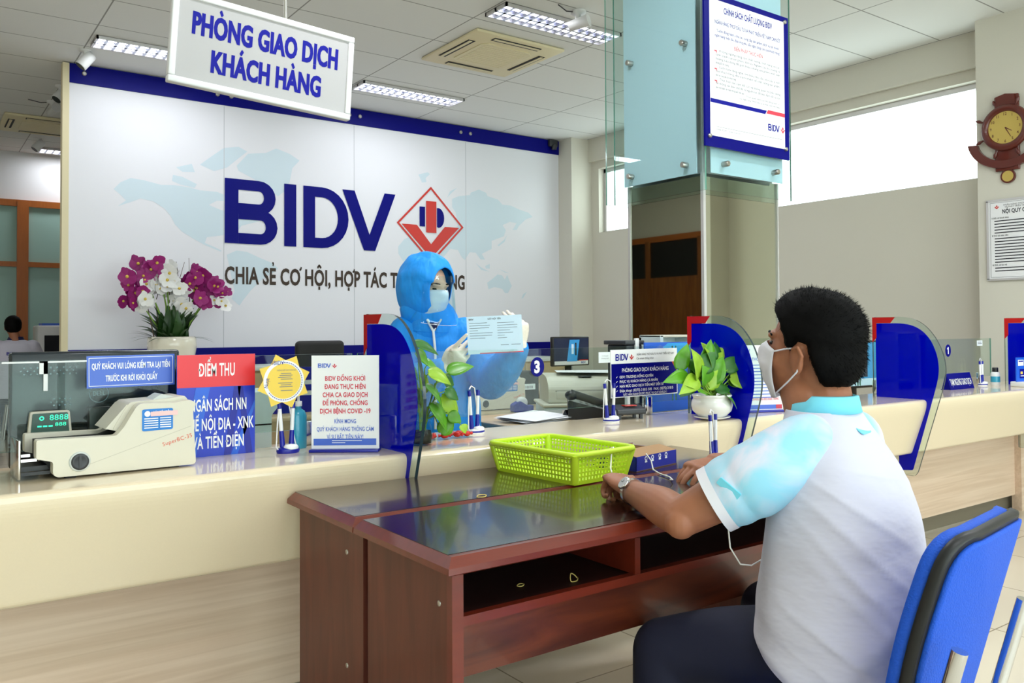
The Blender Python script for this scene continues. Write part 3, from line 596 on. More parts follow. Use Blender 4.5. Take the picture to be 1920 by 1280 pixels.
def banknote_counter(name, loc, rz, s, label):
    t = thing(name, label, 'money counter', loc, rz, 'banknote counting machines')
    P = lambda L: [(x-.15, z) for x, z in L]
    side = rr(P([(-.048, .055), (-.048, .101), (.133, .097), (.15, .116), (.181, .168), (.191, .176), (.277, .173), (.318, .179), (.335, .169), (.326, .148), (.334, .009), (.328, .004), (-.003, .006), (-.012, .015), (-.011, .045), (-.044, .054)]), .006, 2)
    MB().prism(side, -.09, -.055, 'y').obj('side_panel', 'beige machine', t); MB().prism(side, .075, .105, 'y').obj('side_panel', 'beige machine', t)
    MB().prism(P([(-.03, .05), (-.03, .088), (.125, .088), (.16, .10), (.19, .155), (.31, .15), (.32, .012), (.0, .012)]), -.055, .075, 'y').obj('chassis', 'black matt', t)
    b = MB(); b.T = Matrix.Translation((.016, 0, 0)); b.prism(rr(P([(.116, .108), (.15, .166), (.16, .178), (.251, .181), (.30, .188), (.312, .170), (.20, .150), (.15, .10)]), .006, 2), -.052, .07, 'y'); b.prism(P([(.1, .112), (.13, .104), (.165, .165), (.152, .172)]), -.05, .068, 'y'); b.obj('hopper', 'beige machine', t)
    MB().prism(rr(P([(.235, .178), (.262, .194), (.30, .183), (.3, .172)]), .003, 2), -.03, .04, 'y').obj('note_guide', 'plastic grey light', t)
    d = MB().prism(rr(P([(-.037, .09), (-.031, .154), (.062, .154), (.068, .09)]), .006, 3), .102, .118, 'y').obj('display', 'beige machine dark', t)
    MB().prism(rr(P([(-.030, .096), (-.026, .149), (.057, .149), (.061, .096)]), .003, 2), .099, .102, 'y').obj('screen', 'led green', d)
    b = MB(); text(b, '8888', -.15+.036, .130, .014, .046, off=.0, y=.0985); text(b, '888', -.15+.04, .114, .009, .028, off=0, y=.0985)
    for k in range(3): b.rect(-.165+k*.013, -.155+k*.013, .113, .117, .0985)
    b.ring(-.155, .136, .003, .006, .0985, 0, 12); b.obj('digits', 'led glow', d)
    b = MB(); b.T = Matrix.Translation((-.102, -.09, .040)) @ Matrix.Rotation(R(90), 4, 'X'); b.lathe([(.025, 0), (.024, .004), (.021, .004)], 28); b.obj('dial_ring', 'plastic grey light', t)
    b = MB(); b.T = Matrix.Translation((-.102, -.09, .040)) @ Matrix.Rotation(R(90), 4, 'X'); b.lathe([(.0205, 0), (.0205, .005), (.015, .007), (.013, .006), (0, .006)], 28); b.box(-.003, .003, -.016, .016, .006, .008); b.obj('dial', 'dark grey plastic', t)
    b = MB(); b.prism(rr([(.045, .103), (.123, .104), (.123, .160), (.045, .160)], .005, 3), -.0912, -.0901, 'y'); o = b.obj('label_sticker', 'label blue', t)
    b = MB(); b.disc(.058, .148, .0075, -.092, 0, 20); text(b, 'MÁY ĐẾM TIỀN', .095, .148, .006, .045, off=.01, y=-.092)
    for k in range(5): b.rect(.05, .085, .134-k*.006, .1365-k*.006, -.092); b.rect(.09, .118, .134-k*.006, .1365-k*.006, -.092)
    b.obj('label_print', 'ink white', o); MB().rect(.066, .135, .141, .153, -.0925).obj('label_tape', 'label pink', o)
    b = MB(); b.T = Matrix.Translation((.135, -.0905, .075)) @ Matrix.Rotation(R(-14), 4, 'Y'); text(b, 'SuperBC-35', 0, -.006, .0105, .08, off=0); b.obj('model_lettering', 'orange accent', t)
    b = MB(); b.T = Matrix.Translation((0, -.0903, .0)); b.poly([(-.12, .018), (-.12, .0195), (.17, .1085), (.17, .107)]); b.obj('seam', 'beige machine dark', t)
    b = MB(); b.box(-.232, -.226, -.06, .06, .004, .1, 0, .002); b.box(-.226, -.19, -.05, -.044, .045, .052); b.box(-.226, -.19, .044, .05, .045, .052); b.obj('catch_tray', 'chrome', t)
    b = MB(); b.box(-.226, -.15, -.04, .05, .02, .032); b.box(-.226, -.16, -.055, -.045, .012, .02); b.obj('tray_rail', 'black plastic', t)
    for x in (-.12, .13):
        for y in (-.08, .08): MB().box(x-.012, x+.012, y, y+.02, 0, .012).obj('rubber_foot', 'black matt', t)
    b = MB(); b.T = Matrix.Translation((-.03, -.062, .0215)) @ Matrix.Rotation(R(90), 4, 'X'); b.lathe([(.02, 0), (.02, .012)], 20); b.obj('wheel', 'plastic white', t)
    b = MB(); b.T = Matrix.Translation((.12, -.062, .020)) @ Matrix.Rotation(R(90), 4, 'X'); b.lathe([(.018, 0), (.018, .012)], 20); b.obj('wheel', 'gel blue', t)
    t.scale = (s, s, s); return t
banknote_counter('banknote_counter', (.45, 2.435, CT), R(3), 1.0, 'beige banknote counting machine with green display in front of red and blue board')

def board(name, label, cat, loc, w, h, t_, back, layers, rot=None, rz=0, group=None):
    """upright flat sign: layers are (part name, [materials], function(mesh))"""
    t = thing(name, label, cat, loc, rz, group, rot)
    MB().box(-w/2, w/2, 0, t_, 0, h).obj('board', back, t)
    for nm, mm, fn in layers:
        b = MB(); fn(b); b.obj(nm, mm, t)
    return t
def f(b):
    text(b, 'QUÝ KHÁCH VUI LÒNG KIỂM TRA LẠI TIỀN', .115, .052, .0155, .205, off=.03, y=-.001); text(b, 'TRƯỚC KHI RỜI KHỎI QUẦY', .115, .018, .0155, .135, off=.03, y=-.001)
    for x0, x1, z0, z1 in ((.005, .225, .005, .0065), (.005, .225, .082, .0835), (.005, .0065, .005, .0835), (.2235, .225, .005, .0835)): b.rect(x0, x1, z0, z1, -.0008)
t = thing('counter_notice', 'small blue notice with white capitals taped to the glass above the banknote counter', 'sign', (.400, 2.546, 1.041), rot=(0, R(-.5), 0))
MB().box(0, .23, 0, .003, 0, .0885).obj('board', 'sign blue', t); b = MB(); f(b); b.obj('lettering', 'ink white', t)
t = thing('payment_board', 'red and blue board standing behind the banknote counter, white capitals', 'sign', (.737, 2.5, CT), R(0)); w, h = .224, .295
MB().box(-w/2, w/2, 0, .008, 0, h).obj('board', 'sign deep blue', t); MB().box(-w/2, w/2, -.0006, 0, h-.094, h).obj('red_header', 'sign red', t)
b = MB(); b.poly([(.04, 0), (.06, 0), (.112, .14), (.112, .16)], -.0008, 0); b.poly([(.02, .0), (.04, .0), (.07, .2), (.05, .2)], -.0008, 1); b.poly([(.06, .2), (.075, .2), (.105, .0), (.085, .0)], -.0008, 1); b.poly([(-.06, .2), (-.02, .2), (-.06, 0), (-.1, 0)], -.0008, 0); b.obj('blue_swirl', ['sign mid blue', 'sign dark blue'], t)
b = MB(); text(b, 'ĐIỂM THU', .0, h-.062, .036, .105, off=.02, y=-.0014); text(b, 'NGÂN SÁCH NN', .005, .132, .033, .165, off=.02, y=-.0014); text(b, 'THUẾ NỘI ĐỊA - XNK', .0, .076, .033, .215, off=.02, y=-.0014); text(b, 'VÀ TIỀN ĐIỆN', .005, .024, .033, .15, off=.02, y=-.0014); b.obj('lettering', 'ink white', t)

def pen_holder(loc, rz, label, base='pen white'):
    t = thing('pen_holder', label, 'pen holder', loc, rz, 'blue and white counter pen holders')
    b = MB(); b.lathe([(.033, 0), (.035, .006), (.033, .012), (.02, .018), (0, .02)], 28, 0, sq=.75); b.obj('base', base, t)
    MB().lathe([(.022, .012), (.0225, .018), (.018, .024), (0, .027)], 24, 0, (.006, -.008, 0), sq=.8).obj('badge', 'pen white', t)
    MB().lathe([(.034, .004), (.0352, .007), (.0335, .0118)], 28, 0, sq=.755).obj('base_band', 'pen blue', t)
    for x, tl in ((-.014, -.07), (.012, .05)):
        p = MB(); a, c = Vector((x, .006, .014)), Vector((x+tl*.15, .008, .15)); p.tube([a, a+(c-a)*.99], .0058, 12); o = p.obj('pen', 'pen white', t)
        MB().tube([a, a+(c-a)*.38], [.0085, .0066], 12).obj('socket', 'pen blue', o); MB().tube([a+(c-a)*.86, c], .0061, 12).obj('cap', 'pen blue', o)
    MB().tube([(-.024, .008, .155), (-.012, .01, .166), (.004, .01, .158), (.012, .012, .12), (.02, .012, .06), (.03, .01, .012)], .0022, 6).obj('cord', 'pen white', t)
    MB().tube([(-.024, .008, .15), (-.03, .006, .09), (-.036, .0, .02), (-.03, -.006, .008)], .0022, 6).obj('cord', 'pen white', t)
    return t
pen_holder((.925, 2.43, CT), 0, 'pen holder with dark blue base carrying the yellow sun shaped card', 'pen blue')
p0 = pen_holder((1.615, 2.46, CT), .2, 'pen holder between the tray of red candies and the green basket')
for i, (loc, rz, lb) in enumerate((((2.225, 2.43, CT), -.2, 'pen holder in front of the blue bank placard'),
                    ((5.345, 2.49, CT), .1, 'pen holder between the blue tent sign and the small white bottle'), ((2.13, 1.83, .7665), .3, 'pen holder on the wooden desk, partly hidden by the seated man\'s sleeve'))):
    dup(p0, loc, rz, lb)
# the yellow card
t = thing('sun_card', 'yellow sun shaped paper card with a white ring fixed on a pen holder', 'card', (.907, 2.415, 1.047)); b = MB(); n = 8
pts = [((.083 if i % 2 == 0 else .062)*math.cos(2*math.pi*i/(2*n)+.3), (.083 if i % 2 == 0 else .062)*math.sin(2*math.pi*i/(2*n)+.3)) for i in range(2*n)]
b.prism(pts, 0, .002, 'y'); b.obj('card', 'card yellow', t); b = MB(); b.ring(0, 0, .052, .062, -.0006, 0, 40); b.obj('white_ring', 'paper', t)
b = MB(); text(b, 'iBIDV', -.018, .049, .012, .036, off=.0, y=-.0012)
b.T = Matrix.Translation((-.052, 0, -.004)) @ Matrix.Rotation(R(-80), 4, 'Y'); text(b, 'Nượt', 0, -.005, .011, .03, off=0, y=-.0012); b.T = Matrix()
for k in range(34):
    a = R(95-k*7.2); c, s = math.cos(a), math.sin(a); b.poly([(c*.0545-s*.0024, s*.0545+c*.0024), (c*.0545+s*.0024, s*.0545-c*.0024), (c*.0565+s*.0024, s*.0565-c*.0024), (c*.0565-s*.0024, s*.0565+c*.0024)], -.001)
b.obj('ring_print', 'ink blue', t); b = MB(); text(b, 'THÔNG ĐIỆP GIAO DỊCH HAY', .008, .03, .0045, .06, off=0, y=-.0008)
for k in range(10):
    if k not in (4, 8): b.rect(-.016-.004*(k % 3)+.006, .016+.004*(k % 2)+.006, .022-k*.0056, .0238-k*.0056, -.0008)
b.obj('card_print', 'ink grey', t)
# hand sanitiser
t = thing('sanitizer_bottle', 'clear bottle of blue hand gel behind the pen holder with the yellow card', 'bottle', (.985, 2.50, CT))
MB().lathe([(.024, 0), (.026, .004), (.026, .1), (.02, .115), (.009, .122), (.009, .13)], 24, 0, sq=.7).obj('body', 'gel blue', t); MB().lathe([(.011, .13), (.011, .145), (.004, .146), (.004, .165)], 16).obj('pump', 'plastic white', t); MB().box(-.028, .006, -.006, .006, .163, .172, 0, .003).obj('nozzle', 'plastic white', t)
# covid notice
def acrylic(loc, rz, w, h, label, layers, foot='pen blue', name='acrylic_notice'):
    t = thing(name, label, 'sign', loc, rz, None)
    MB().box(-w/2, w/2, 0, .004, .008, h).obj('sheet', 'paper', t); MB().box(-w/2-.002, w/2+.002, -.03, .035, 0, .008, 0, .002).obj('foot', foot, t)
    for nm, mm, fn in layers: b = MB(); fn(b); b.obj(nm, mm, t)
    return t
def f1(b):
    for k, s in enumerate(('BIDV ĐỒNG KHỞI', 'ĐANG THỰC HIỆN', 'CHIA CA GIAO DỊCH', 'ĐỂ PHÒNG, CHỐNG', 'DỊCH BỆNH COVID -19')): text(b, s, 0, .212-k*.0245, .0135, (.122, .124, .136, .136, .153)[k], off=.025, y=-.001)
def f2(b):
    for k, s in enumerate(('KÍNH MONG', 'QUÝ KHÁCH HÀNG THÔNG CẢM', 'VÌ SỰ BẤT TIỆN NÀY!')): text(b, s, 0, .084-k*.0235, .0125, (.066, .172, .11)[k], off=.012, y=-.001)
    bank_letters(b, -.082, .251, .013, -.001, 0, .039)
acrylic((1.073, 2.350, CT), R(-35), .203, .288, 'white covid notice with red and blue capitals in a stand on the counter', [('red_lettering', 'ink red', f1), ('blue_lettering', 'sign blue', f2), ('emblem', 'ink red', lambda b: small_icon(b, -.032, .257, .008, -.001, 0)), ('footer_band', ['sign blue', 'ink white'], lambda b: (b.rect(-.095, .093, .018, .038, -.001), b.rect(-.04, .05, .031, .033, -.0014, 1), b.rect(-.04, .0, .025, .027, -.0014, 1)))])
# placard clipped on the glass
t = thing('teller_placard', 'white and blue bank placard fixed to the glass, partly behind pothos leaves', 'sign', (2.525, 2.545, .913), rot=(0, R(-.3), 0)); w, h = .388, .197
MB().box(-w/2, w/2, 0, .004, 0, h).obj('board', 'ink white', t); MB().rect(-w/2+.002, w/2-.004, .004, h-.058, -.0006).obj('blue_field', 'bank blue', t)
b = MB(); small_icon(b, -.078, h-.031, .014, -.001, 0); b.obj('emblem', 'bank red', t); b = MB(); b.poly([(w/2-.035, h-.058), (w/2-.004, h-.058), (w/2-.004, h-.1)], -.001); b.obj('red_corner', 'bank red', t)
b = MB(); bank_letters(b, -w/2+.025, h-.045, .027, -.001, 0, .073); b.obj('bank_lettering', 'ink blue', t)
b = MB(); text(b, 'NGÂN HÀNG TMCP ĐẦU TƯ VÀ PHÁT TRIỂN VIỆT NAM', .062, h-.026, .0085, .222, off=.0, y=-.001); text(b, 'Chi nhánh Đồng Khởi', -.0, h-.043, .0085, .1, off=0, y=-.001); b.obj('grey_print', 'ink dark', t)
b = MB(); y = -.0012; text(b, 'PHÒNG GIAO DỊCH KHÁCH HÀNG', 0.003, .104, .0155, .275, off=.01, y=y)
for k, (s, ww) in enumerate((('GDV: TRƯƠNG HỒNG QUYÊN', .195), ('PHỤC VỤ KHÁCH HÀNG CÁ NHÂN', .222), ('HẠN MỨC GIAO DỊCH TIỀN MẶT ĐẾN 50', .255), ('Điện thoại: (0275) 3 815 505  FAX: (0275) 3 815', .315))):
    z = .079-k*.019; text(b, s, -.148, z, .0105, ww, off=.015, al='L', y=y); b.poly([(-.168, z+.002), (-.165, z+.002), (-.158, z+.008), (-.162, z+.008)], y)
text(b, 'RẤT HÂN HẠNH ĐƯỢC PHỤC VỤ QUÝ KHÁCH !', -.0, .0065, .009, .255, off=.01, y=y); b.obj('white_lettering', 'ink white', t)
MB().box(-.1, -.085, .004, .02, -.04, .02).obj('bracket', 'ink white', t)

# ---- pothos plants
def leaf(b, base, tip, wd, m=0, side=None, fold=.25, droop=.12):
    """heart shaped leaf from its base to its tip"""
    B0, T0 = Vector(base), Vector(tip); d = T0-B0; L = d.length; d.normalize()
    s = Vector(side) if side else Vector((random.uniform(-.3, .3), random.uniform(-.9, -.3), random.uniform(.2, .8)))
    nrm = (s-d*s.dot(d)).normalized(); r = d.cross(nrm)
    rows = [(-.06, .30), (.0, .62), (.1, .88), (.25, 1.0), (.45, .9), (.65, .66), (.82, .36), (.93, .14), (1.0, 0.0)]; V = []
    for t, w_ in rows:
        z = nrm*(math.sin(t*math.pi)*droop*L*.6)
        for u in (-1, -.5, 0, .5, 1): V.append(tuple(B0+d*L*(t if u else max(t, 0))+z+r*(u*w_*wd/2)+nrm*(abs(u)*fold*w_*wd*.35)))
    b.add(V, [(i*5+j, i*5+j+1, (i+1)*5+j+1, (i+1)*5+j) for i in range(len(rows)-1) for j in range(4)], m, True)
def solid(o, th=.0006):
    md = o.modifiers.new('thickness', 'SOLIDIFY'); md.thickness = th; md.offset = 0; return o
def pot_plant():
    t = thing('potted_pothos', 'leafy green pothos in a round white pot on the counter', 'plant', (2.605, 2.255, CT))
    k = .98
    MB().lathe([(.03, 0), (.052, .004), (.072, .011), (.073, .014), (.05, .01), (0, .008)], 36).obj('saucer', 'ceramic', t)
    MB().lathe([(.04, .01), (.055, .014), (.076, .035), (.082, .058), (.078, .076), (.073, .084), (.075, .09), (.079, .096), (.077, .1), (.071, .098), (.068, .088), (0, .084)], 40).obj('pot', 'ceramic', t)
    MB().lathe([(.069, .086), (0, .09)], 24).obj('soil', 'soil', t)
    D = [((-.083, .179), (-.238, .16), .055), ((-.056, .169), (-.184, .114), .06), ((-.043, .159), (-.131, .1), .055), ((-.117, .208), (-.061, .304), .055), ((-.036, .172), (-.102, .286), .075), ((-.009, .153), (-.021, .261), .08), ((.07, .24), (.029, .307), .06), ((.091, .23), (.183, .281), .065), ((.084, .23), (.093, .311), .055), ((.156, .184), (.246, .265), .016), ((.163, .17), (.291, .202), .065), ((.097, .158), (.156, .189), .06), ((.068, .083), (.106, .038), .055), ((.148, .165), (.229, .118), .06), ((.061, .121), (.126, .118), .06), ((.169, .098), (.229, .148), .055), ((.033, .132), (.105, .201), .06), ((-.02, .2), (.05, .27), .07), ((.06, .15), (.12, .25), .07), ((.11, .19), (.19, .23), .07), ((-.05, .2), (.0, .25), .06), ((.02, .15), (-.03, .22), .07), ((-.06, .14), (-.15, .15), .06), ((.13, .2), (.22, .24), .06), ((.02, .22), (.06, .32), .065), ((-.03, .22), (-.09, .25), .065), ((.10, .13), (.17, .12), .06), ((.16, .14), (.25, .16), .055), ((.05, .2), (.0, .29), .07), ((.12, .24), (.13, .31), .06), ((-.02, .12), (-.08, .12), .055), ((.07, .12), (.04, .18), .07)]
    b = MB(); s = MB()
    for i, (a, c, w_) in enumerate(D):
        dy = random.uniform(-.07, .05); B0 = ((a[0]-.078)*k, dy*.6, a[1]); T0 = ((c[0]-.078)*k, dy, c[1])
        if i == 12: B0 = (-.0, -.07, .1); T0 = (.03, -.1, .045)
        leaf(b, B0, T0, w_*1.15, i % 3 if i != 6 else 1); s.tube([(random.uniform(-.03, .03), random.uniform(-.03, .03), .085), ((a[0]-.078)*.5, dy*.4, .085+(a[1]-.085)*.6), B0], [.0028, .0024, .0016], 6)
    solid(b.obj('foliage', ['leaf green', 'leaf light', 'leaf dark'], t)); s.obj('stems', 'stem green', t)
pot_plant()
def jar_plant():
    t = thing('jar_pothos', 'trailing pothos cuttings in a glass jar behind the front divider screen', 'plant', (1.325, 2.33, CT))
    MB().lathe([(.03, 0), (.034, .004), (.036, .03), (.03, .06), (.026, .07), (.028, .075), (.0265, .0735), (.0245, .07), (.028, .06), (.0335, .03), (.032, .006), (0, .004)], 32).obj('jar', 'clear plastic', t)
    MB().lathe([(0, .0045), (.03, .006), (.032, .03), (.028, .045), (0, .045)], 24).obj('roots', 'soil', t)
    D = [((.145, .226), (.233, .243), .055), ((.082, .252), (.13, .233), .055), ((.07, .228), (.144, .186), .06), ((.15, .2), (.197, .181), .045), ((.059, .185), (.109, .114), .075), ((.07, .126), (.118, .037), .075), ((.138, .146), (.205, .063), .055), ((.138, .166), (.185, .134), .045), ((.121, .034), (.164, .09), .05), ((.144, .092), (.182, .064), .04), ((.196, .053), (.205, .025), .035), ((.021, .322), (.104, .281), .04), ((.037, .292), (.082, .247), .05), ((.053, .102), (.081, .057), .05), ((.059, .194), (.098, .178), .06), ((.03, .17), (.06, .12), .06), ((.02, .24), (.06, .2), .05)]
    b = MB(); s = MB()
    for i, (a, c, w_) in enumerate(D):
        dy = random.uniform(-.05, .04); B0 = (a[0]-.055, dy*.6, a[1]); T0 = (c[0]-.055, dy, c[1])
        leaf(b, B0, T0, w_*1.15, (0, 0, 1, 2)[i % 4]); s.tube([(random.uniform(-.01, .01), random.uniform(-.01, .01), .02), (random.uniform(-.01, .02), 0, .075), ((a[0]-.055)*.6, dy*.4, max(.1, a[1]*.95)), B0], [.0028, .0026, .0022, .0015], 6)
    solid(b.obj('foliage', ['leaf green', 'leaf light', 'leaf dark'], t)); s.obj('stems', 'stem green', t)
jar_plant()
t = thing('candy_dish', 'small clear tray of red candies beside the jar plant', 'dish', (1.47, 2.42, CT)); MB().box(-.085, .085, -.035, .035, 0, .003).obj('tray', 'clear plastic', t)
def candy(x, y, rz, lb):
    c = thing('candy', lb, 'candy', (x, y, CT+.003), rz, 'red wrapped candies'); MB().ball((0, 0, .009), (.014, .008, .009), 0, 12, 8).obj('wrapper', 'candy red', c)
    for s in (-1, 1): b = MB(); b.loft([[(s*.012, .003*math.cos(a), .009+.003*math.sin(a)) for a in (0, 1.57, 3.14, 4.71)], [(s*.021, .007*math.cos(a), .009+.006*math.sin(a)) for a in (0, 1.57, 3.14, 4.71)]], 0, False); b.obj('twist', 'candy red', c)
    return c
c0 = candy(1.40, 2.40, .3, 'red wrapped candy in the small tray by the jar plant')
for x, y, r_ in ((1.425, 2.425, 1.2), (1.45, 2.398, -.4), (1.475, 2.432, .6), (1.50, 2.40, 2.2), (1.525, 2.428, -.9), (1.54, 2.40, .1)): dup(c0, (x, y, CT+.003), r_)

# ---- right hand end of the counter
t = thing('tent_sign', 'small blue tent sign with white capitals under the number 1 sticker', 'sign', (4.975, 2.46, CT)); w, h = .275, .092
MB().prism([(-.03, 0), (.03, 0), (.022, .004), (0, h), (-.004, h)], -w/2, w/2, 'x').obj('board', 'bank blue', t)
b = MB(); b.T = Matrix.Translation((0, -.0305, 0)) @ Matrix.Rotation(R(-15.8), 4, 'X'); text(b, 'TẠM NGƯNG GIAO DỊCH', 0, .026, .036, .245, off=.01, y=-.001); b.obj('lettering', 'ink white', t)
t = thing('lotion_bottle', 'small white bottle with black cap and pale blue label on the counter', 'bottle', (5.44, 2.46, CT))
MB().lathe([(.024, 0), (.026, .004), (.026, .07), (.022, .08), (.012, .084)], 20).obj('body', 'plastic white', t); MB().lathe([(.017, .083), (.017, .107), (.015, .109), (0, .109)], 20).obj('cap', 'black plastic', t); MB().lathe([(.0265, .02), (.0265, .055)], 20).obj('label', 'gel blue', t)
t = thing('card_brochure', 'blue bank card leaflet on a small white stand beside the capped bottle', 'leaflet', (5.44, 2.3, CT), R(-8)); MB().box(-.05, .22, -.04, .05, 0, .03, 0, .004).obj('stand', 'plastic white', t)
MB().box(-.05, .2, .01, .016, .03, .175).obj('sheet', 'sign mid blue', t); b = MB(); b.rect(-.035, .02, .125, .16, .009, 1); b.rect(-.03, .015, .148, .156, .0085, 2); b.rect(-.02, .09, .05, .105, .009, 2); b.rect(-.012, .01, .075, .09, .0085, 3); b.rect(-.012, .07, .062, .066, .0085, 1); b.obj('print', ['ink white', 'ink white', 'ink blue', 'card yellow'], t)
b = MB(); text(b, 'BIDV SMART', .1, .13, .012, .1, off=.02, y=.0088); text(b, 'BIDV', .12, .008, .011, .045, off=.02, y=-.0412); b.obj('lettering', 'ink blue', t)
def f3(b):
    text(b, 'THÔNG BÁO', 0, .222, .012, .09, off=.01, y=-.001); bank_letters(b, -.09, .26, .012, -.001, 0, .036); b.rect(-.1, .1, .012, .03, -.001)
    for k in range(11): b.rect(-.085, .085-.02*(k % 3), .2-k*.014, .204-k*.014, -.001)
def f4(b): b.rect(.07, .1, .012, .03, -.0014); text(b, 'QUÝ KHÁCH VUI LÒNG ĐEO KHẨU TRANG', 0, .05, .01, .17, off=.01, y=-.001)
acrylic((3.0, 2.32, CT), R(-20), .21, .288, 'white notice in a stand behind the divider next to the potted plant', [('blue_print', 'sign blue', f3), ('red_print', 'ink red', f4)])

# ---- on the desks
mat('basket lime', (206, 236, 52), .35, spec=.5); mat('cardboard', (168, 132, 94), .8); mat('box blue', (20, 32, 150), .45); mat('rubber band', (214, 190, 110), .6); mat('string', (236, 234, 228), .8)
DT = .7665
def basket():
    t = thing('storage_basket', 'shallow lime green plastic basket on the wooden desk', 'basket', (1.585, 1.955, DT), R(4.5))
    w0, d0, w1, d1, h = .104, .165, .121, .184, .09; b = MB(); th = .0018
    def P(u, v, side):      # u in -1..1 along the side, v in 0..1 up
        ww, dd = w0+(w1-w0)*v, d0+(d1-d0)*v
        return {0: (u*ww, -dd, v*h), 1: (ww, u*dd, v*h), 2: (-u*ww, dd, v*h), 3: (-ww, -u*dd, v*h)}[side]
    nv = 7
    for sd in range(4):
        nu = 17 if sd in (0, 2) else 26
        us = [-1+2*i/nu for i in range(nu+1)]; vs = [.0, .1, .24, .38, .52, .66, .80, .93, 1.0]
        for i in range(nu):
            for j in range(len(vs)-1):
                u0, u1 = us[i], us[i+1]; v0, v1 = vs[j], vs[j+1]
                q = [P(u0, v0, sd), P(u1, v0, sd), P(u1, v1, sd), P(u0, v1, sd)]
                if j in (0, len(vs)-2) or i in (0, nu-1): b.add(q, [(0, 1, 2, 3)]); continue
                a, c = .16, .14; um, vm = (u1-u0)*a*1.2, (v1-v0)*c*1.4
                n = [P(u0+um, v0+vm, sd), P(u1-um, v0+vm, sd), P(u1-um, v1-vm, sd), P(u0+um, v1-vm, sd)]
                b.add(q+n, [(0, 1, 5, 4), (1, 2, 6, 5), (2, 3, 7, 6), (3, 0, 4, 7)])
    b.box(-w0, w0, -d0, d0, 0, .003); o = b.obj('body', 'basket lime', t); solid(o, .003)
    b = MB(); rim = rr([(-w1, -d1), (w1, -d1), (w1, d1), (-w1, d1)], .03, 5); k = len(rim)
    prof = [(-.003, h-.012), (.012, h-.012), (.013, h-.002), (.010, h+.002), (-.002, h+.002), (-.004, h-.002)]
    rings = []
    for i in range(k):
        p = Vector(rim[i]); tg = (Vector(rim[(i+1) % k])-Vector(rim[i-1])).normalized(); nn = Vector((tg.y, -tg.x)); rings.append([(p.x+nn.x*a, p.y+nn.y*a, z) for a, z in prof])
    rings.append(rings[0]); b.loft(rings, 0, True, False); b.obj('rim', 'basket lime', t)
    for sx, sy in ((-1, -1), (1, -1), (1, 1), (-1, 1)): MB().tube([(sx*(w0-.004), sy*(d0-.004), .006), (sx*(w1-.004), sy*(d1-.004), h-.004)], .011, 10).obj('corner_post', 'basket lime', t)
basket()
t = thing('cardboard_tray', 'small blue printed cardboard tray beside the lime basket', 'box', (1.868, 1.935, DT), R(11)); b = MB(); w, d, h = .11, .085, .045
b.box(-w, w, -d, d, 0, .003, 1); b.box(-w, w, -d, -d+.003, .0, h, 0); b.box(-w, w, d-.003, d, 0, h*1.15, 0); b.box(-w, -w+.003, -d, d, 0, h); b.box(w-.003, w, -d, d, 0, h); b.box(-w+.003, w-.003, d-.0045, d-.003, .003, h*1.15, 1); b.box(w-.0045, w-.003, -d+.003, d-.003, .003, h, 1); b.obj('tray', ['box blue', 'cardboard'], t)
MB().add([(-w, -d, h), (w, -d, h), (w, -.02, h+.012), (-w, -.02, h+.012)], [(0, 1, 2, 3)]).obj('flap', 'cardboard', t)
b = MB()
for x in (-.06, -.025, .015, .05): b.ring(x, .036, .004, .007, -d-.0006, 0, 14); b.rect(x-.006, x+.006, .024, .029, -d-.0006)
b.obj('print', 'ink white', t)
def band(loc, rx, ry, rz, lb, twist=False):
    pts = [(rx*math.cos(2*math.pi*i/28), ry*math.sin(2*math.pi*i/28)*(1+.25*math.sin(4*math.pi*i/28)), .002+(.012*max(0, math.sin(2*math.pi*i/28)) if twist else 0)) for i in range(29)]
    o = MB().tube(pts, .0014, 6, 0, False).obj('rubber_band', 'rubber band', None, loc, (0, 0, rz)); tag(o, lb, 'rubber band', 'loose rubber bands')
band((1.205, 1.81, DT), .017, .012, .4, 'oval rubber band lying on the glossy desk top near the basket')
band((1.10, 1.50, .633), .01, .007, .2, 'small tightly coiled rubber band on the open desk shelf'); band((1.22, 1.46, .633), .017, .008, .5, 'larger rubber band with a raised loop on the open desk shelf', True)
o = MB().tube([(1.63, 1.795, DT+.085), (1.63, 1.772, DT+.094), (1.615, 1.765, DT+.075), (1.58, 1.73, DT+.045), (1.52, 1.66, DT+.05)], .0022, 6).obj('basket_string', 'string'); tag(o, 'white string knotted on the basket rim and held in the near fist', 'string')
o = MB().tube([(1.83, 1.845, DT+.05), (1.835, 1.828, DT+.03), (1.825, 1.81, DT+.006), (1.80, 1.76, DT+.004), (1.78, 1.70, DT+.004), (1.745, 1.655, DT+.006), (1.72, 1.64, DT+.012)], .0022, 6).obj('tray_string', 'string'); tag(o, 'white string from the blue cardboard tray to the far hand', 'string')
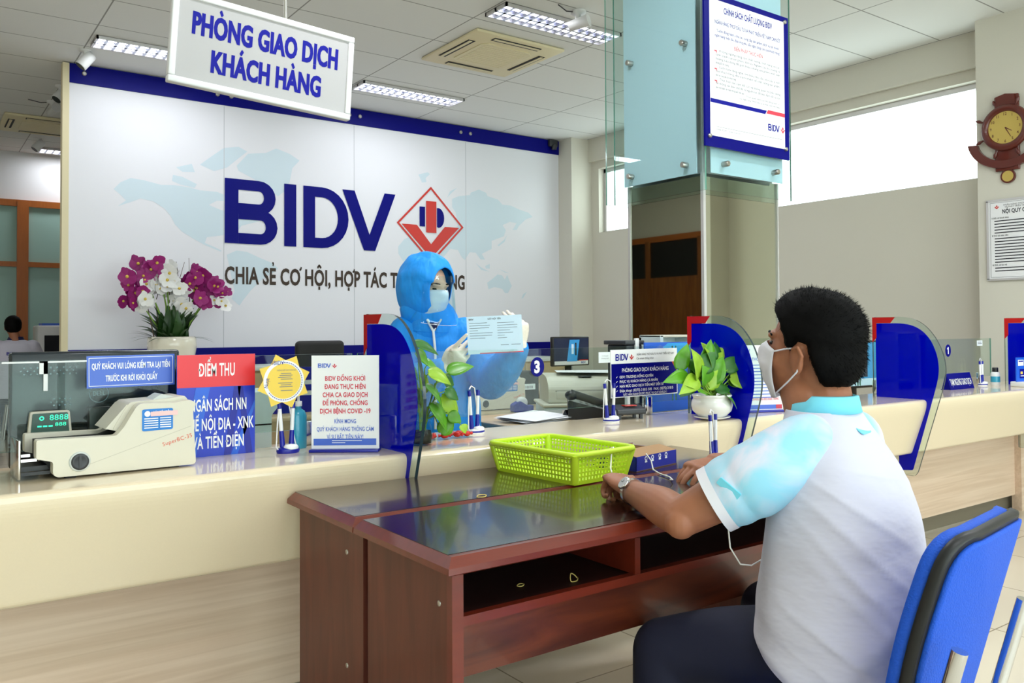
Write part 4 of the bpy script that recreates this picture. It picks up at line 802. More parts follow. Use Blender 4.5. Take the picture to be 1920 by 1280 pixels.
# ---------------------------------------------------------------- staff side of the hall
mat('desk tan', (190, 166, 130), .35, coat=.2, nscale=5, namt=.05, stretch=(.6, 6, 6)); mat('screen dark', (14, 16, 22), .15); mat('screen cyan', (40, 140, 200), .2, emit=(60, 150, 215), es=.35); mat('screen night', (6, 20, 46), .2, emit=(8, 40, 90), es=.3); mat('screen light', (200, 225, 245), .2, emit=(200, 225, 245), es=.3)
mat('chair black', (18, 18, 18), .6, bump=.2, bscale=200); mat('monitor back', (14, 26, 36), .22, coat=.3); mat('perforation', (130, 150, 160), .5)
mat('printer grey', (204, 200, 184), .45); mat('pale blue plastic', (205, 220, 222), .4); mat('note paper', (232, 238, 240), .6)
SD = .74
def staff_desk(x0, x1, y0, y1, lb, SD=.74):
    t = thing('staff_desk', lb, 'desk', (x0, y0, 0), 0, 'staff desks'); w, d = x1-x0, y1-y0
    MB().box(0, w, 0, d, SD-.025, SD, 0, .004).obj('top', 'desk tan', t)
    for x in (.02, w-.045): MB().box(x, x+.025, .04, d-.04, 0, SD-.026).obj('leg_panel', 'desk tan', t)
    MB().box(.05, w-.05, d-.1, d-.08, .3, SD-.026).obj('modesty_panel', 'desk tan', t)
staff_desk(-.6, 1.4, 2.66, 3.3, 'tan staff desk under the black monitor seen from behind')
staff_desk(2.0, 3.45, 2.60, 3.02, 'tan staff desk behind the placard, carrying the telephone', .80); staff_desk(2.14, 3.2, 3.04, 4.4, 'tan staff desk carrying the printer and the second counting machine')
staff_desk(3.7, 5.2, 4.9, 5.6, 'tan staff desk under the monitor with the blue advert'); staff_desk(4.3, 5.5, 2.70, 3.2, 'tan staff desk under the bright cyan monitor')
t = thing('credenza', 'long low tan cabinet with white top standing along the logo wall', 'cabinet', (3.9, 8.15, 0)); MB().box(-2.6, 2.6, -.3, .25, .06, .81).obj('body', 'tan wood', t); MB().box(-2.63, 2.63, -.33, .28, .81, .85, 0, .006).obj('top', 'plastic white', t); MB().box(-2.55, 2.55, -.26, .2, 0, .06).obj('plinth', 'dark slot', t)
for k in range(8): d_ = MB().box(-2.58+k*.645, -1.95+k*.645, -.318, -.3, .09, .79).obj('door', 'tan wood', t); b = MB(); b.tube([(-2.02+k*.645, -.335, .6), (-2.02+k*.645, -.335, .72)], .006, 8); b.obj('handle', 'steel', d_)

def monitor(name, loc, rz, w, h, z0, label, screen, back='black plastic', extra=None):
    t = thing(name, label, 'monitor', loc, rz, None)
    MB().box(-w/2, w/2, 0, .035, z0, z0+h, 0, .008).obj('casing', back, t); MB().rect(-w/2+.012, w/2-.012, z0+.022, z0+h-.012, -.0008).obj('screen', screen, t)
    MB().box(-.03, .03, .03, .05, .01, z0+h*.5, 0, .004).obj('neck', 'black plastic', t); MB().lathe([(.11, 0), (.11, .008), (.09, .014), (0, .016)], 28, 0, (0, .04, 0), sq=.8).obj('foot', 'black plastic', t)
    if extra: extra(t)
    return t
def back_detail(t):
    w, h, z0 = .455, .325, .075
    b = MB(); b.ring(0, z0+h-.125, .0245, .0268, .0355, 0, 36)
    b.v = [(x, y, z) for x, y, z in b.v]; T2 = b
    text(T2, 'DELL', 0, z0+h-.131, .0125, .034, off=.02, y=.0356)
    T2.v = [(-x, y, z) for x, y, z in T2.v]; T2.f = [f_[::-1] for f_ in T2.f]; T2.obj('emblem', 'perforation', t)
    b = MB()
    for r_ in range(3):
        for c_ in range(9):
            for s in (-1, 1):
                x = s*(.06+c_*.0165+(r_ % 2)*.008); z = z0+h-.045-r_*.009; b.add([(x-.003, .0356, z), (x, .0356, z+.003), (x+.003, .0356, z), (x, .0356, z-.003)], [(0, 1, 2, 3)])
    for r_ in range(3):
        for c_ in range(4): x = .075+c_*.014+(r_ % 2)*.007; z = z0+.19-r_*.009; b.add([(x-.003, .0356, z), (x, .0356, z+.003), (x+.003, .0356, z), (x, .0356, z-.003)], [(0, 1, 2, 3)])
    b.obj('vent_holes', 'perforation', t)
monitor('computer_monitor', (.46, 2.755, SD), math.pi, .455, .325, .075, 'black computer monitor seen from behind through the glass, round emblem on its back', 'screen dark', 'monitor back', back_detail)
def ad(t):
    b = MB(); b.poly([(-.05, .19), (.06, .19), (.09, .365), (-.02, .365)], -.0014, 0); b.rect(.0, .025, .25, .33, -.0018, 1); b.rect(.04, .055, .24, .34, -.0018, 2); b.obj('advert_picture', ['screen cyan', 'screen light', 'screen dark'], t)
    b = MB(); b.rect(-.183, .183, .165, .195, -.0014, 0); b.poly([(.08, .195), (.183, .195), (.183, .204), (.09, .204)], -.0014, 1); text(b, 'BIDV', .13, .174, .014, .05, off=.03, y=-.0018, m=2); b.obj('advert_footer', ['paper', 'bank red', 'ink blue'], t)
monitor('computer_monitor', (4.335, 5.2, SD), R(3), .40, .235, .155, 'monitor with a blue and cyan advert, beside the number 3 sticker', 'screen night', 'black plastic', ad)
def ad2(t):
    b = MB(); b.rect(-.25, .25, .085, .13, -.0014, 0); b.rect(-.12, .1, .14, .33, -.0013, 1); b.obj('picture', ['screen light', 'screen night'], t)
monitor('computer_monitor', (4.86, 3.02, SD), R(-2), .54, .30, .07, 'bright cyan monitor seen past the back of the seated man\'s head', 'screen cyan', 'black plastic', ad2)
# leaflet stand with a face, tray organiser, dark machine behind the placard
t = thing('leaflet_stand', 'clear stand with bright blue leaflet behind the bank placard', 'leaflet', (2.885, 2.76, .801), 0); MB().box(-.15, .15, 0, .006, .01, .33).obj('leaflet', 'sign mid blue', t); MB().box(-.155, .155, -.03, .04, 0, .012).obj('foot', 'clear plastic', t)
b = MB(); b.poly([(-.15, .24), (.0, .325), (.15, .325), (.15, .24)], -.001, 0); b.poly([(-.15, .2), (-.15, .26), (-.05, .32), (-.02, .3)], -.0012, 1); b.ball((.085, 0, .30), (.012, .001, .014), 2, 10, 6); b.obj('print', ['screen cyan', 'sign blue', 'cardboard'], t)
t = thing('tray_organizer', 'beige and grey paper tray stack behind the blue leaflet', 'tray', (3.07, 2.86, .801)); 
for z in (.05, .2, .35): MB().box(-.13, .13, -.0, .14, z, z+.012, 0, .003).obj('tray', 'printer grey', t)
b = MB(); b.box(-.13, -.11, 0, .14, 0, .36); b.box(.11, .13, 0, .14, 0, .36); b.box(-.13, .13, .13, .14, 0, .35); b.obj('sides', 'pale blue plastic', t)
t = thing('file_holder', 'dark grey file holder with white strap showing above the bank placard', 'file holder', (2.72, 2.86, .801)); b = MB(); b.box(-.05, .05, -.05, .08, 0, .32, 0, .006); b.box(-.065, .055, -.06, .09, .32, .34, 0, .004); b.obj('body', 'dark grey plastic', t); MB().box(-.005, .018, -.063, -.05, .05, .35, 0, .002).obj('strap', 'plastic white', t)
t = thing('card_terminal', 'small silver and black card reader with red window under the placard', 'card reader', (2.365, 2.49, CT), R(-12)); b = MB(); b.prism(rr([(-.04, .018), (.045, .02), (.045, .05), (.02, .055), (-.04, .04)], .008, 3), -.065, .065, 'x'); b.obj('body', 'dark grey plastic', t); MB().box(-.02, .035, -.02, .012, .051, .054).obj('window', 'candy red', t)
b = MB()
for x in (-.05, .05): b.box(x-.006, x+.006, -.03, -.02, 0, .025); b.box(x-.006, x+.006, .02, .03, 0, .025)
b.obj('feet', 'black plastic', t)
t = thing('glass_note', 'small white paper note stuck on the glass beside the bank placard', 'note', (2.302, 2.549, 1.058)); MB().box(-.034, .034, 0, .001, 0, .043).obj('paper', 'note paper', t); b = MB(); text(b, 'vui lòng giữ', 0, .026, .004, .035, off=0, y=-.0006); text(b, 'khoảng cách', 0, .016, .004, .04, off=0, y=-.0006); b.obj('print', 'ink grey', t)
t = thing('glass_note', 'tiny white note on the glass above the small white bottle', 'note', (5.44, 2.549, 1.075)); MB().box(-.035, .035, 0, .001, 0, .033).obj('paper', 'note paper', t); b = MB(); b.rect(-.025, .02, .02, .024, -.0006); b.rect(-.025, .025, .011, .015, -.0006); b.obj('print', 'ink grey', t)  # price_note
t = thing('desk_plaque', 'small blue plaque with white lines behind the glass beside the yellow card', 'plaque', (1.76, 4.5, SD)); MB().prism([(-.03, 0), (.03, 0), (.01, .25), (0, .25)], -.14, .14, 'x').obj('board', 'bank blue', t); b = MB(); b.T = Matrix.Rotation(R(-6.9), 4, 'X'); b.rect(-.11, .1, .15, .175, -.0315); b.rect(-.09, .11, .09, .115, -.0315); b.obj('print', 'sign grey', t)
t = thing('side_table', 'small tan table carrying the blue plaque behind the glass', 'table', (1.76, 4.6, 0)); MB().box(-.3, .3, -.3, .3, SD-.025, SD, 0, .004).obj('top', 'desk tan', t)
for sx in (-1, 1):
    for sy in (-1, 1): MB().box(sx*.26-.02, sx*.26+.02, sy*.26-.02, sy*.26+.02, 0, SD-.026).obj('leg', 'desk tan', t)
t = thing('glass_tee', 'white T shaped plastic hook hung over the glass near the blue notice', 'hook', (.30, 2.545, 1.04)); b = MB(); b.box(-.004, .006, 0, .004, 0, .075); b.box(-.014, .006, 0, .004, .045, .079); b.box(-.1, .1, 0, .004, .0745, .079); b.obj('hook', 'plastic white', t)  # thin white T shape set against the pane
# printer on its white box
def laser_printer(loc, rz, label):
    t = thing('laser_printer', label, 'printer', loc, rz, None); w, d = .36, .34
    prof = rr([(-d/2, 0), (d/2, 0), (d/2, .12), (d/2-.05, .142), (-d/2+.08, .13), (-d/2, .085)], [.01, .01, .03, .03, .06, .03], 4)
    MB().prism(prof, -w/2, w/2, 'x').obj('body', 'printer grey', t)
    MB().box(-w/2+.04, w/2-.07, -d/2-.002, -d/2+.01, .02, .062, 0, .003).obj('tray_door', 'printer grey', t); b = MB(); b.box(-w/2+.035, w/2-.065, -d/2-.0012, -d/2, .060, .0625); b.box(-.05, .03, -d/2-.004, -d/2, .016, .026); b.obj('slot', 'dark slot', t)
    b = MB(); b.T = Matrix.Translation((.02, -d/2+.078, .129)) @ Matrix.Rotation(R(7), 4, 'X'); b.box(-.035, .035, -.012, .012, 0, .002); b.obj('display', 'dark grey plastic', t)
    MB().add([(-.12, -.06, .150), (.17, -.09, .146), (.19, .14, .150), (-.1, .16, .150)], [(0, 1, 2, 3)]).obj('paper', 'paper', t)
    return t
t = thing('storage_box', 'pale translucent plastic box under the printer', 'box', (2.83, 3.36, SD), R(-30)); MB().box(-.19, .19, -.17, .17, 0, .065, 0, .01).obj('body', 'pale blue plastic', t); MB().box(-.2, .2, -.18, .18, .065, .08, 0, .005).obj('lid', 'printer grey', t); b = MB(); b.rect(-.1, -.05, .012, .05, -.1708, 0); b.rect(-.02, .06, .02, .045, -.1708, 1); b.obj('sticker', ['paper', 'leaf light'], t)
laser_printer((2.86, 3.38, SD+.081), R(-30), 'pale grey laser printer on a plastic box behind the glass')
banknote_counter('banknote_counter', (2.72, 3.98, SD), R(0), .98, 'beige banknote counting machine on the staff desk beside the printer, seen through the glass')
t = thing('cash_box', 'dark box with white barcode label between printer and counting machine', 'box', (3.03, 4.05, SD)); MB().box(-.09, .09, 0, .2, 0, .2, 0, .008).obj('body', 'dark slot', t); MB().rect(-.085, .06, .09, .125, -.001).obj('label', 'note paper', t); b = MB()
for k in range(12): b.rect(-.07+k*.0095, -.066+k*.0095, .097, .113, -.0016)
b.obj('barcode', 'ink dark', t)
t = thing('tape_dispenser', 'blue tape dispenser in front of the dark box behind the glass', 'tape dispenser', (2.76, 3.74, SD), R(-10)); MB().prism(rr([(-.06, 0), (.06, 0), (.06, .035), (.03, .03), (-.02, .06), (-.06, .04)], .008, 3), -.025, .025, 'y').obj('base', 'box blue', t); b = MB(); b.T = Matrix.Translation((.0, .013, .05)) @ Matrix.Rotation(R(90), 4, 'X'); b.lathe([(.014, 0), (.03, .0), (.03, .025), (.014, .025)], 24); b.obj('tape_roll', 'plastic white', t)
# telephone, papers
t = thing('telephone', 'black desk telephone with coiled cord behind the counter glass', 'telephone', (2.47, 2.835, .80), R(52)); MB().prism(rr([(-.11, 0), (.1, 0), (.1, .085), (-.11, .03)], .01, 3), -.085, .085, 'x').obj('base', 'black plastic', t)
b = MB(); b.tube([(-.06, -.09, .055), (-.06, .09, .115)], .017, 12); b.ball((-.06, -.085, .048), (.026, .03, .022), 0, 14, 8); b.ball((-.06, .085, .105), (.026, .03, .022), 0, 14, 8); b.obj('handset', 'black plastic', t)
pts = [(-.09-.12*i/120+.012*math.cos(i*.9), -.1-.03*math.sin(i/30)+0, .02+.012*math.sin(i*.9)) for i in range(121)]; MB().tube(pts, .0032, 6).obj('coiled_cord', 'black plastic', t)
b = MB()
for i in range(4):
    for j in range(3): b.box(.0+j*.025, .016+j*.025, -.05+i*.026, -.035+i*.026, .055+i*.007, .061+i*.007)
b.obj('keys', 'dark grey plastic', t)
t = thing('paper_stack', 'loose white papers held by a black binder clip on the staff desk', 'papers', (2.215, 2.90, .80), R(20)); b = MB()
for k in range(5): b.T = Matrix.Translation((random.uniform(-.02, .02), random.uniform(-.01, .01), k*.004)) @ Matrix.Rotation(random.uniform(-.2, .2), 4, 'Z'); b.add([(-.15, -.1, 0), (.15, -.1, 0), (.15, .1, .012), (-.15, .1, .008)], [(0, 1, 2, 3)])
b.obj('sheets', 'paper', t); b = MB(); b.prism([(-.012, 0), (.012, 0), (0, .022)], -.018, .018, 'x'); o = b.obj('binder_clip', 'black plastic', t); o.location = (.13, -.08, .018)
t = thing('passbook_printer', 'tall pale passbook printer behind the glass between board and yellow card', 'printer', (.965, 2.86, SD), 0); MB().prism(rr([(-.1, 0), (.065, 0), (.065, .16), (.07, .17), (.088, .19), (.095, .245), (-.1, .245)], .006, 3), 0, .2, 'y').obj('body', 'pale blue plastic', t); b = MB(); b.rect(-.1, .065, .13, .135, -.001); b.obj('slot', 'dark slot', t)
# office chairs
def office_chair(loc, rz, label):
    t = thing('office_chair', label, 'chair', loc, rz, 'black office chairs')
    MB().box(-.24, .24, -.05, .03, .62, 1.10, 0, .04, 4).obj('backrest', 'chair black', t); MB().box(-.25, .25, 0, .5, .42, .5, 0, .03, 3).obj('seat', 'chair black', t)
    MB().box(-.03, .03, -.07, -.045, .4, .8, 0, .005).obj('back_bar', 'black plastic', t); MB().tube([(0, .22, .08), (0, .22, .42)], .025, 12).obj('gas_lift', 'steel', t)
    for k in range(5):
        a = R(72*k); l = MB().tube([(0, .22, .09), (.28*math.cos(a), .22+.28*math.sin(a), .07)], [.025, .015], 8).obj('leg', 'black plastic', t); MB().ball((.28*math.cos(a), .22+.28*math.sin(a), .03), .03, 0, 12, 8).obj('caster', 'black plastic', l)
    return t
ch = office_chair((2.95, 7.0, 0), R(8), 'black office chair in front of the blue lower band, behind the covid notice'); dup(ch, (4.02, 6.1, 0), R(180), 'black office chair behind the masked teller\'s raised elbow')
for x, lb in ((1.42, 'white folded paper on the cabinet closer to the end of the logo wall'), (1.64, 'white folded paper on the cabinet, next to the orchid bowl')):
    t = thing('folded_paper', lb, 'paper', (x, 8.0, .85)); MB().prism([(-.1, 0), (.1, 0), (-.03, .16)], -.04, .04, 'y').obj('sheet', 'paper', t)

# ---- orchids
mat('orchid magenta', (150, 14, 112), .5, nscale=30, namt=.2); mat('orchid white', (240, 240, 240), .5); mat('orchid heart', (220, 190, 80), .5); mat('orchid leaf', (36, 72, 24), .4, nscale=10, namt=.3); mat('pot cream', (238, 232, 214), .15, coat=.4); mat('twig', (96, 78, 60), .7)
def blossom(b, c, r, mp, mc):
    q = Euler((R(90), 0, 0)).to_matrix().to_4x4(); b.T = Matrix.Translation(c) @ q
    for k in range(5):
        a = 2*math.pi*k/5; L_ = r*(1.05 if k % 2 else .9); wd = r*(.62 if k in (1, 4) else .42); V = []
        for t in (0, .35, .7, 1.0):
            ww = wd*(.35, .95, .9, .25)[(0, .35, .7, 1.0).index(t)]
            for s in (-1, 0, 1): V.append((math.cos(a)*L_*t-math.sin(a)*s*ww, math.sin(a)*L_*t+math.cos(a)*s*ww, .18*r*t*t+(.05*r if s == 0 else 0)+.012*k*r))
        b.add(V, [(i*3+j, i*3+j+1, (i+1)*3+j+1, (i+1)*3+j) for i in range(3) for j in range(2)], mp, True)
    b.ball((0, 0, .1*r), (r*.18, r*.18, r*.2), mc, 8, 6); b.T = Matrix()
def orchid():
    t = thing('orchid_arrangement', 'large arrangement of magenta and white orchids in a cream bowl against the logo wall', 'flowers', (1.985, 8.12, .85))
    MB().lathe([(.13, 0), (.16, .03), (.2, .11), (.215, .2), (.21, .27), (.2, .29), (.19, .28), (.19, .26), (0, .25)], 40).obj('bowl', 'pot cream', t)
    sx = .0050; ox, oz = 318, 690
    X = lambda px: (px-ox)*sx; Z = lambda py: (oz-py)*.00495
    proto = {}
    def spray(P, n, r, col, nm, base):
        for (px, py) in P:
            for k in range(n):
                if col not in proto: q = MB(); blossom(q, (0, 0, 0), 1.0, 0, 1); proto[col] = q.obj('orchid_blossom', [col, 'orchid heart'], t); o = proto[col]
                else: o = proto[col].copy(); COL.objects.link(o)
                o.location = (X(px)+random.uniform(-.05, .05), random.uniform(-.17, .06), Z(py)+random.uniform(-.045, .045)); o.scale = (r*random.uniform(1.1, 1.45),)*3
                o.rotation_euler = (random.uniform(-.5, .5), random.uniform(0, 6.28), random.uniform(-.6, .6))
    M = 'orchid magenta'; W = 'orchid white'
    spray([(270, 502), (285, 505), (250, 520), (275, 520), (290, 525), (242, 530), (262, 530)], 2, .06, M, 'blossom_spray', 0); spray([(262, 540), (252, 552), (246, 565), (258, 545), (240, 575)], 2, .05, M, 'blossom_spray', 0)
    spray([(352, 512), (368, 512), (345, 530), (365, 530), (382, 532), (395, 532), (360, 548), (375, 548), (395, 545), (362, 560)], 3, .062, M, 'blossom_spray', 0); spray([(412, 545), (408, 555), (400, 568)], 1, .045, M, 'blossom_spray', 0)
    spray([(300, 510), (315, 508), (310, 520), (296, 532), (285, 535), (310, 535)], 3, .058, W, 'blossom_spray', 0); spray([(275, 545), (270, 560), (268, 572)], 3, .055, W, 'blossom_spray', 0)
    spray([(315, 545), (330, 542), (322, 555), (338, 552), (322, 565), (335, 572), (322, 580), (335, 585)], 2, .06, W, 'blossom_spray', 0); spray([(388, 555), (392, 570), (405, 575)], 1, .05, W, 'blossom_spray', 0)
    s = MB()
    for px, py in ((250, 520), (285, 505), (245, 570), (270, 555), (300, 515), (320, 560), (350, 515), (385, 530), (410, 550), (390, 565)):
        x, z = X(px), Z(py); s.tube([(x*.12+random.uniform(-.05, .05), random.uniform(-.05, .05), .24), (x*.35, -.02, z*.62), (x*.75, -.04, z*1.0), (x, -.05, z)], [.008, .007, .005, .004], 6)
    s.obj('stems', 'stem green', t)
    b = MB()
    for k in range(70):
        a = random.uniform(0, 6.28); r_ = random.uniform(.05, .3); h_ = random.uniform(.12, .42)
        leaf(b, (.1*math.cos(a), .1*math.sin(a), .25), (r_*1.15*math.cos(a), r_*math.sin(a)*.8, .25+h_*(1-r_)), random.uniform(.05, .11), 0, (0, -.3, 1), .2, .3)
    for k in range(14):
        a = random.uniform(0, 6.28); leaf(b, (.15*math.cos(a), .15*math.sin(a), .28), (.38*math.cos(a), .3*math.sin(a), .28+random.uniform(-.06, .1)), .03, 0, (0, 0, 1))
    b.obj('leaves', ['orchid leaf'], t)
    s = MB()
    for x0, x1, z1 in ((-.02, -.03, 1.0), (.0, .1, .98), (-.15, -.2, .96), (.1, .14, 1.02), (-.1, -.06, .97)): s.tube([(x0, 0, .25), (x0*1.5, -.02, .6), (x1, -.03, z1)], [.006, .004, .002], 5)
    for k in range(9): x = random.uniform(-.2, .05); s.tube([(x, -.02, .85), (x+random.uniform(-.08, .08), -.05, .98)], .0025, 5)
    s.obj('twigs', 'twig', t)
orchid()

# ---- pillar: ship's wheel clock and rules board
mat('clock wood', (92, 28, 16), .3, coat=.4); mat('clock gold', (206, 180, 96), .3, .4)
t = thing('wall_clock', 'ship\'s wheel and anchor shaped wooden wall clock on the pillar', 'clock', (7.098, 3.08, 2.77), R(-90)); K = .128
def wheel_ring():
    b = MB(); rg = []
    for i in range(41):
        a = 2*math.pi*i/40; rg.append([((.155+.03*math.cos(q))*math.cos(a), -.045+.026*math.sin(q), (.155+.03*math.cos(q))*math.sin(a)) for q in [2*math.pi*j/8 for j in range(8)]])
    return b.loft(rg, 0, True, False)
wheel_ring().obj('wheel_rim', 'clock wood', t)
b = MB(); b.prism([(.135*math.cos(2*math.pi*i/36), .135*math.sin(2*math.pi*i/36)) for i in range(36)], -.05, -.0, 'y'); b.obj('dial', 'clock gold', t)
b = MB()
for k in range(12): a = R(90-30*k); text(b, str(k or 12), .108*math.cos(a), .108*math.sin(a)-.011, .022, None, .9, .01, y=-.0512)
for a, l in ((R(-35), .06), (R(-62), .09)): c, s = math.cos(a), math.sin(a); b.poly([(-s*.004, c*.004), (s*.004, -c*.004), (c*l+s*.002, s*l-c*.002), (c*l-s*.002, s*l+c*.002)], -.0525)
b.obj('numerals', 'clock wood', t)
for k in range(8):
    a = R(22.5+45*k); q = MB(); c, s = math.cos(a), math.sin(a); q.tube([(c*.17, -.03, s*.17), (c*.2, -.03, s*.2), (c*.225, -.03, s*.225), (c*.25, -.03, s*.25)], [.008, .008, .016, .006], 10); q.obj('spoke_handle', 'clock wood', t)
b = MB(); b.box(-.09, .09, -.03, 0, -.34, .26, 0, .008); b.prism([(-.075, .16), (.075, .16), (.07, .255), (0, .27), (-.07, .255)], -.045, 0, 'y'); b.obj('shank', 'clock wood', t)
b = MB(); A = [(.30*math.cos(R(a)), -.06+.26*math.sin(R(a))) for a in range(188, 353, 8)]; Bq = [(.23*math.cos(R(a)), -.06+.20*math.sin(R(a))) for a in range(352, 187, -8)]; b.prism(A+Bq, -.04, -.005, 'y'); b.obj('anchor_arms', 'clock wood', t)
b = MB(); b.prism([(.055*math.cos(2*math.pi*i/24), -.385+.055*math.sin(2*math.pi*i/24)) for i in range(24)], -.02, 0, 'y'); o = b.obj('pendulum', 'clock wood', t); MB().disc(0, -.385, .043, -.0208).obj('pendulum_face', 'clock gold', o)
t = thing('rules_board', 'white framed notice board of counter rules hung under the clock', 'notice board', (7.098, 2.92, 1.57), R(-90)); w, h = .64, .63
MB().box(-w/2, w/2, -.012, 0, 0, h).obj('sheet', 'paper', t); b = MB()
for x0, x1, z0, z1 in ((-w/2-.01, w/2+.01, -.01, .006), (-w/2-.01, w/2+.01, h-.006, h+.01), (-w/2-.01, -w/2+.006, 0, h), (w/2-.006, w/2+.01, 0, h)): b.box(x0, x1, -.018, 0, z0, z1)
b.obj('frame', 'aluminium', t); b = MB(); text(b, 'NỘI QUY QUẦY GIAO DỊCH', 0, h-.105, .03, .42, off=.03, y=-.013); y = -.013
text(b, 'NGÂN HÀNG TMCP ĐẦU TƯ', -.09, h-.045, .012, .22, off=0, y=y); text(b, 'VÀ PHÁT TRIỂN VIỆT NAM', -.09, h-.062, .012, .2, off=0, y=y)
for k in range(19):
    if k in (0, 6, 16): text(b, ('I/ Đối với khách hàng:', '', '', '', '', '', 'II/ Đối với nhân viên:')[k] if k < 7 else 'III/ Đối với bảo vệ:', -.29, h-.145-k*.0235, .012, None, .8, .02, 'L', y)
    else: b.rect(-.27, .27-.05*((k*7) % 4), h-.144-k*.0235, h-.136-k*.0235, y)
b.rect(-.3, .3, .016, .018, y); b.rect(-.3, .3, h-.018, h-.016, y); b.rect(-.302, -.3, .016, h-.016, y); b.obj('print', 'ink dark', t); b = MB(); small_icon(b, -.25, h-.05, .02, y, 0); b.obj('emblem', 'bank red', t)
t = thing('note_sorter', 'white cabinet shaped machine with dark window near the frosted partition', 'machine', (1.62, 12.5, 0)); MB().box(-.24, .3, 0, .5, 0, 1.27, 0, .02).obj('body', 'plastic white', t); MB().rect(-.16, .25, .88, 1.14, -.001).obj('window', 'screen dark', t); MB().box(-.18, .28, .05, .4, 1.271, 1.30).obj('folder', 'sign blue', t)
# ---------------------------------------------------------------- people
mat('skin tan', (160, 102, 72), .5, nscale=20, namt=.05, sss=.05); mat('skin light', (222, 176, 150), .5, sss=.05)
mat('hair black', (4, 3, 3), .7, spec=.12); mat('eye dark', (20, 16, 14), .2)
mat('shirt white', (204, 201, 216), .75, bump=.35, bscale=8, bdist=.02, stretch=(1, 1, 2.4), sheen=.2); mat('collar cyan', (120, 214, 236), .7)
mat('trousers navy', (9, 12, 40), .8, bump=.2, bscale=12); mat('mask white', (228, 226, 234), .7); mat('shoe black', (16, 15, 15), .4)
mat('coverall blue', (2, 146, 240), .6, bump=.8, bdist=.025, bscale=6, stretch=(2.2, 2.2, .7)); mat('glove latex', (232, 222, 208), .55, bump=.25, bscale=60); mat('shirt navy', (14, 18, 72), .7); mat('form paper', (204, 226, 244), .6)
def sleeve_mat():
    m = mat('sleeve dye', (170, 222, 240), .75); nt = m.node_tree; p = nt.nodes['Principled BSDF']; L = nt.links.new
    tc = nt.nodes.new('ShaderNodeTexCoord'); n = nt.nodes.new('ShaderNodeTexNoise'); n.inputs['Scale'].default_value = 9; n.inputs['Detail'].default_value = 4; n.inputs['Distortion'].default_value = .6
    r = nt.nodes.new('ShaderNodeValToRGB'); e = r.color_ramp.elements; e[0].position = .36; e[0].color = lin((150, 214, 236))+(1,); e[1].position = .6; e[1].color = lin((218, 220, 236))+(1,)
    L(tc.outputs['Object'], n.inputs['Vector']); L(n.outputs['Fac'], r.inputs[0]); L(r.outputs[0], p.inputs['Base Color'])
sleeve_mat()
def cat(P, t):
    """Catmull-Rom through tuples, t in 0..len-1"""
    n = len(P); i = min(int(t), n-2); f = t-i; p = [P[max(0, min(n-1, k))] for k in (i-1, i, i+1, i+2)]
    return [.5*(2*b+(c-a)*f+(2*a-5*b+4*c-d)*f*f+(3*b-a-3*c+d)*f*f*f) for a, b, c, d in zip(*p)]
def chain(b, pts, rad, n=16, k=6, m=0, ball=True):
    P = [tuple(p)+(r,) for p, r in zip(pts, rad)]; N = (len(P)-1)*k
    S = [cat(P, i/k) for i in range(N+1)]; S[-1] = list(P[-1])
    b.tube([s[:3] for s in S], [s[3] for s in S], n, m)
    if ball: b.ball(pts[0], rad[0]*.99, m, n, 8); b.ball(pts[-1], rad[-1]*.99, m, n, 8)
    return b
def sections(b, S, n=40, k=6, ex=2.3, fold=None, m=0, tilt=0.0):
    """closed loft through sections (cx, cy, cz, half width, half depth, yaw degrees)"""
    rings = []; N = (len(S)-1)*k
    for i in range(N+1):
        cx, cy, cz, a, c, yw = cat(S, min(i/k, len(S)-1.0001))[:6]; tl = tilt*max(0, 1-i/N*3) if tilt else 0; yw = R(yw); r = []
        for j in range(n):
            q = 2*math.pi*j/n; u = math.copysign(abs(math.cos(q))**(2/ex), math.cos(q))*a; v = math.copysign(abs(math.sin(q))**(2/ex), math.sin(q))*c
            if fold: s = fold(q, i/N); u *= 1+s; v *= 1+s
            r.append((cx+u*math.cos(yw)-v*math.sin(yw), cy+u*math.sin(yw)+v*math.cos(yw), cz+tl*v))
        rings.append(r)
    return b.loft(rings, m)
def organic(b, name, mats, parent, vox=.005, it=4):
    o = b.obj(name, mats, parent); md = o.modifiers.new('skin', 'REMESH'); md.mode = 'VOXEL'; md.voxel_size = vox; md.use_smooth_shade = True
    s = o.modifiers.new('smooth', 'SMOOTH'); s.factor = .5; s.iterations = it; return o
def head(b, M, s=1.0):
    """skull, jaw, nose, brow, ears in head space: x right, y forward, z up"""
    T0 = b.T; b.T = M @ Matrix.Scale(s, 4)
    b.ball((0, -.012, .03), (.075, .096, .088), 0, 24, 16); b.ball((0, .03, -.02), (.066, .066, .09), 0, 20, 14); b.ball((0, .045, -.062), (.05, .05, .05), 0, 16, 10)
    b.ball((0, .078, -.092), (.024, .02, .018), 0, 12, 8); b.ball((0, .076, .028), (.052, .02, .014), 0, 14, 8)
    b.tube([(0, .088, .018), (0, .103, -.008), (0, .110, -.022)], [.008, .011, .013], 10); b.ball((0, .106, -.024), (.018, .012, .010), 0, 12, 8)
    b.ball((0, .09, -.056), (.024, .012, .006), 0, 12, 8); b.ball((0, .088, -.066), (.02, .012, .006), 0, 12, 8)
    for sx in (-1, 1):
        b.ball((sx*.044, .05, -.026), (.022, .026, .026), 0, 12, 8)
        b.ball((sx*.077, -.004, -.016), (.008, .021, .033), 0, 14, 10, Euler((R(-12), 0, R(sx*22))))
        b.tube([(sx*.081, .008, .006), (sx*.088, -.010, .014), (sx*.09, -.022, -.004), (sx*.086, -.016, -.028), (sx*.08, -.002, -.044)], [.004, .005, .005, .005, .006], 8)
    b.T = T0
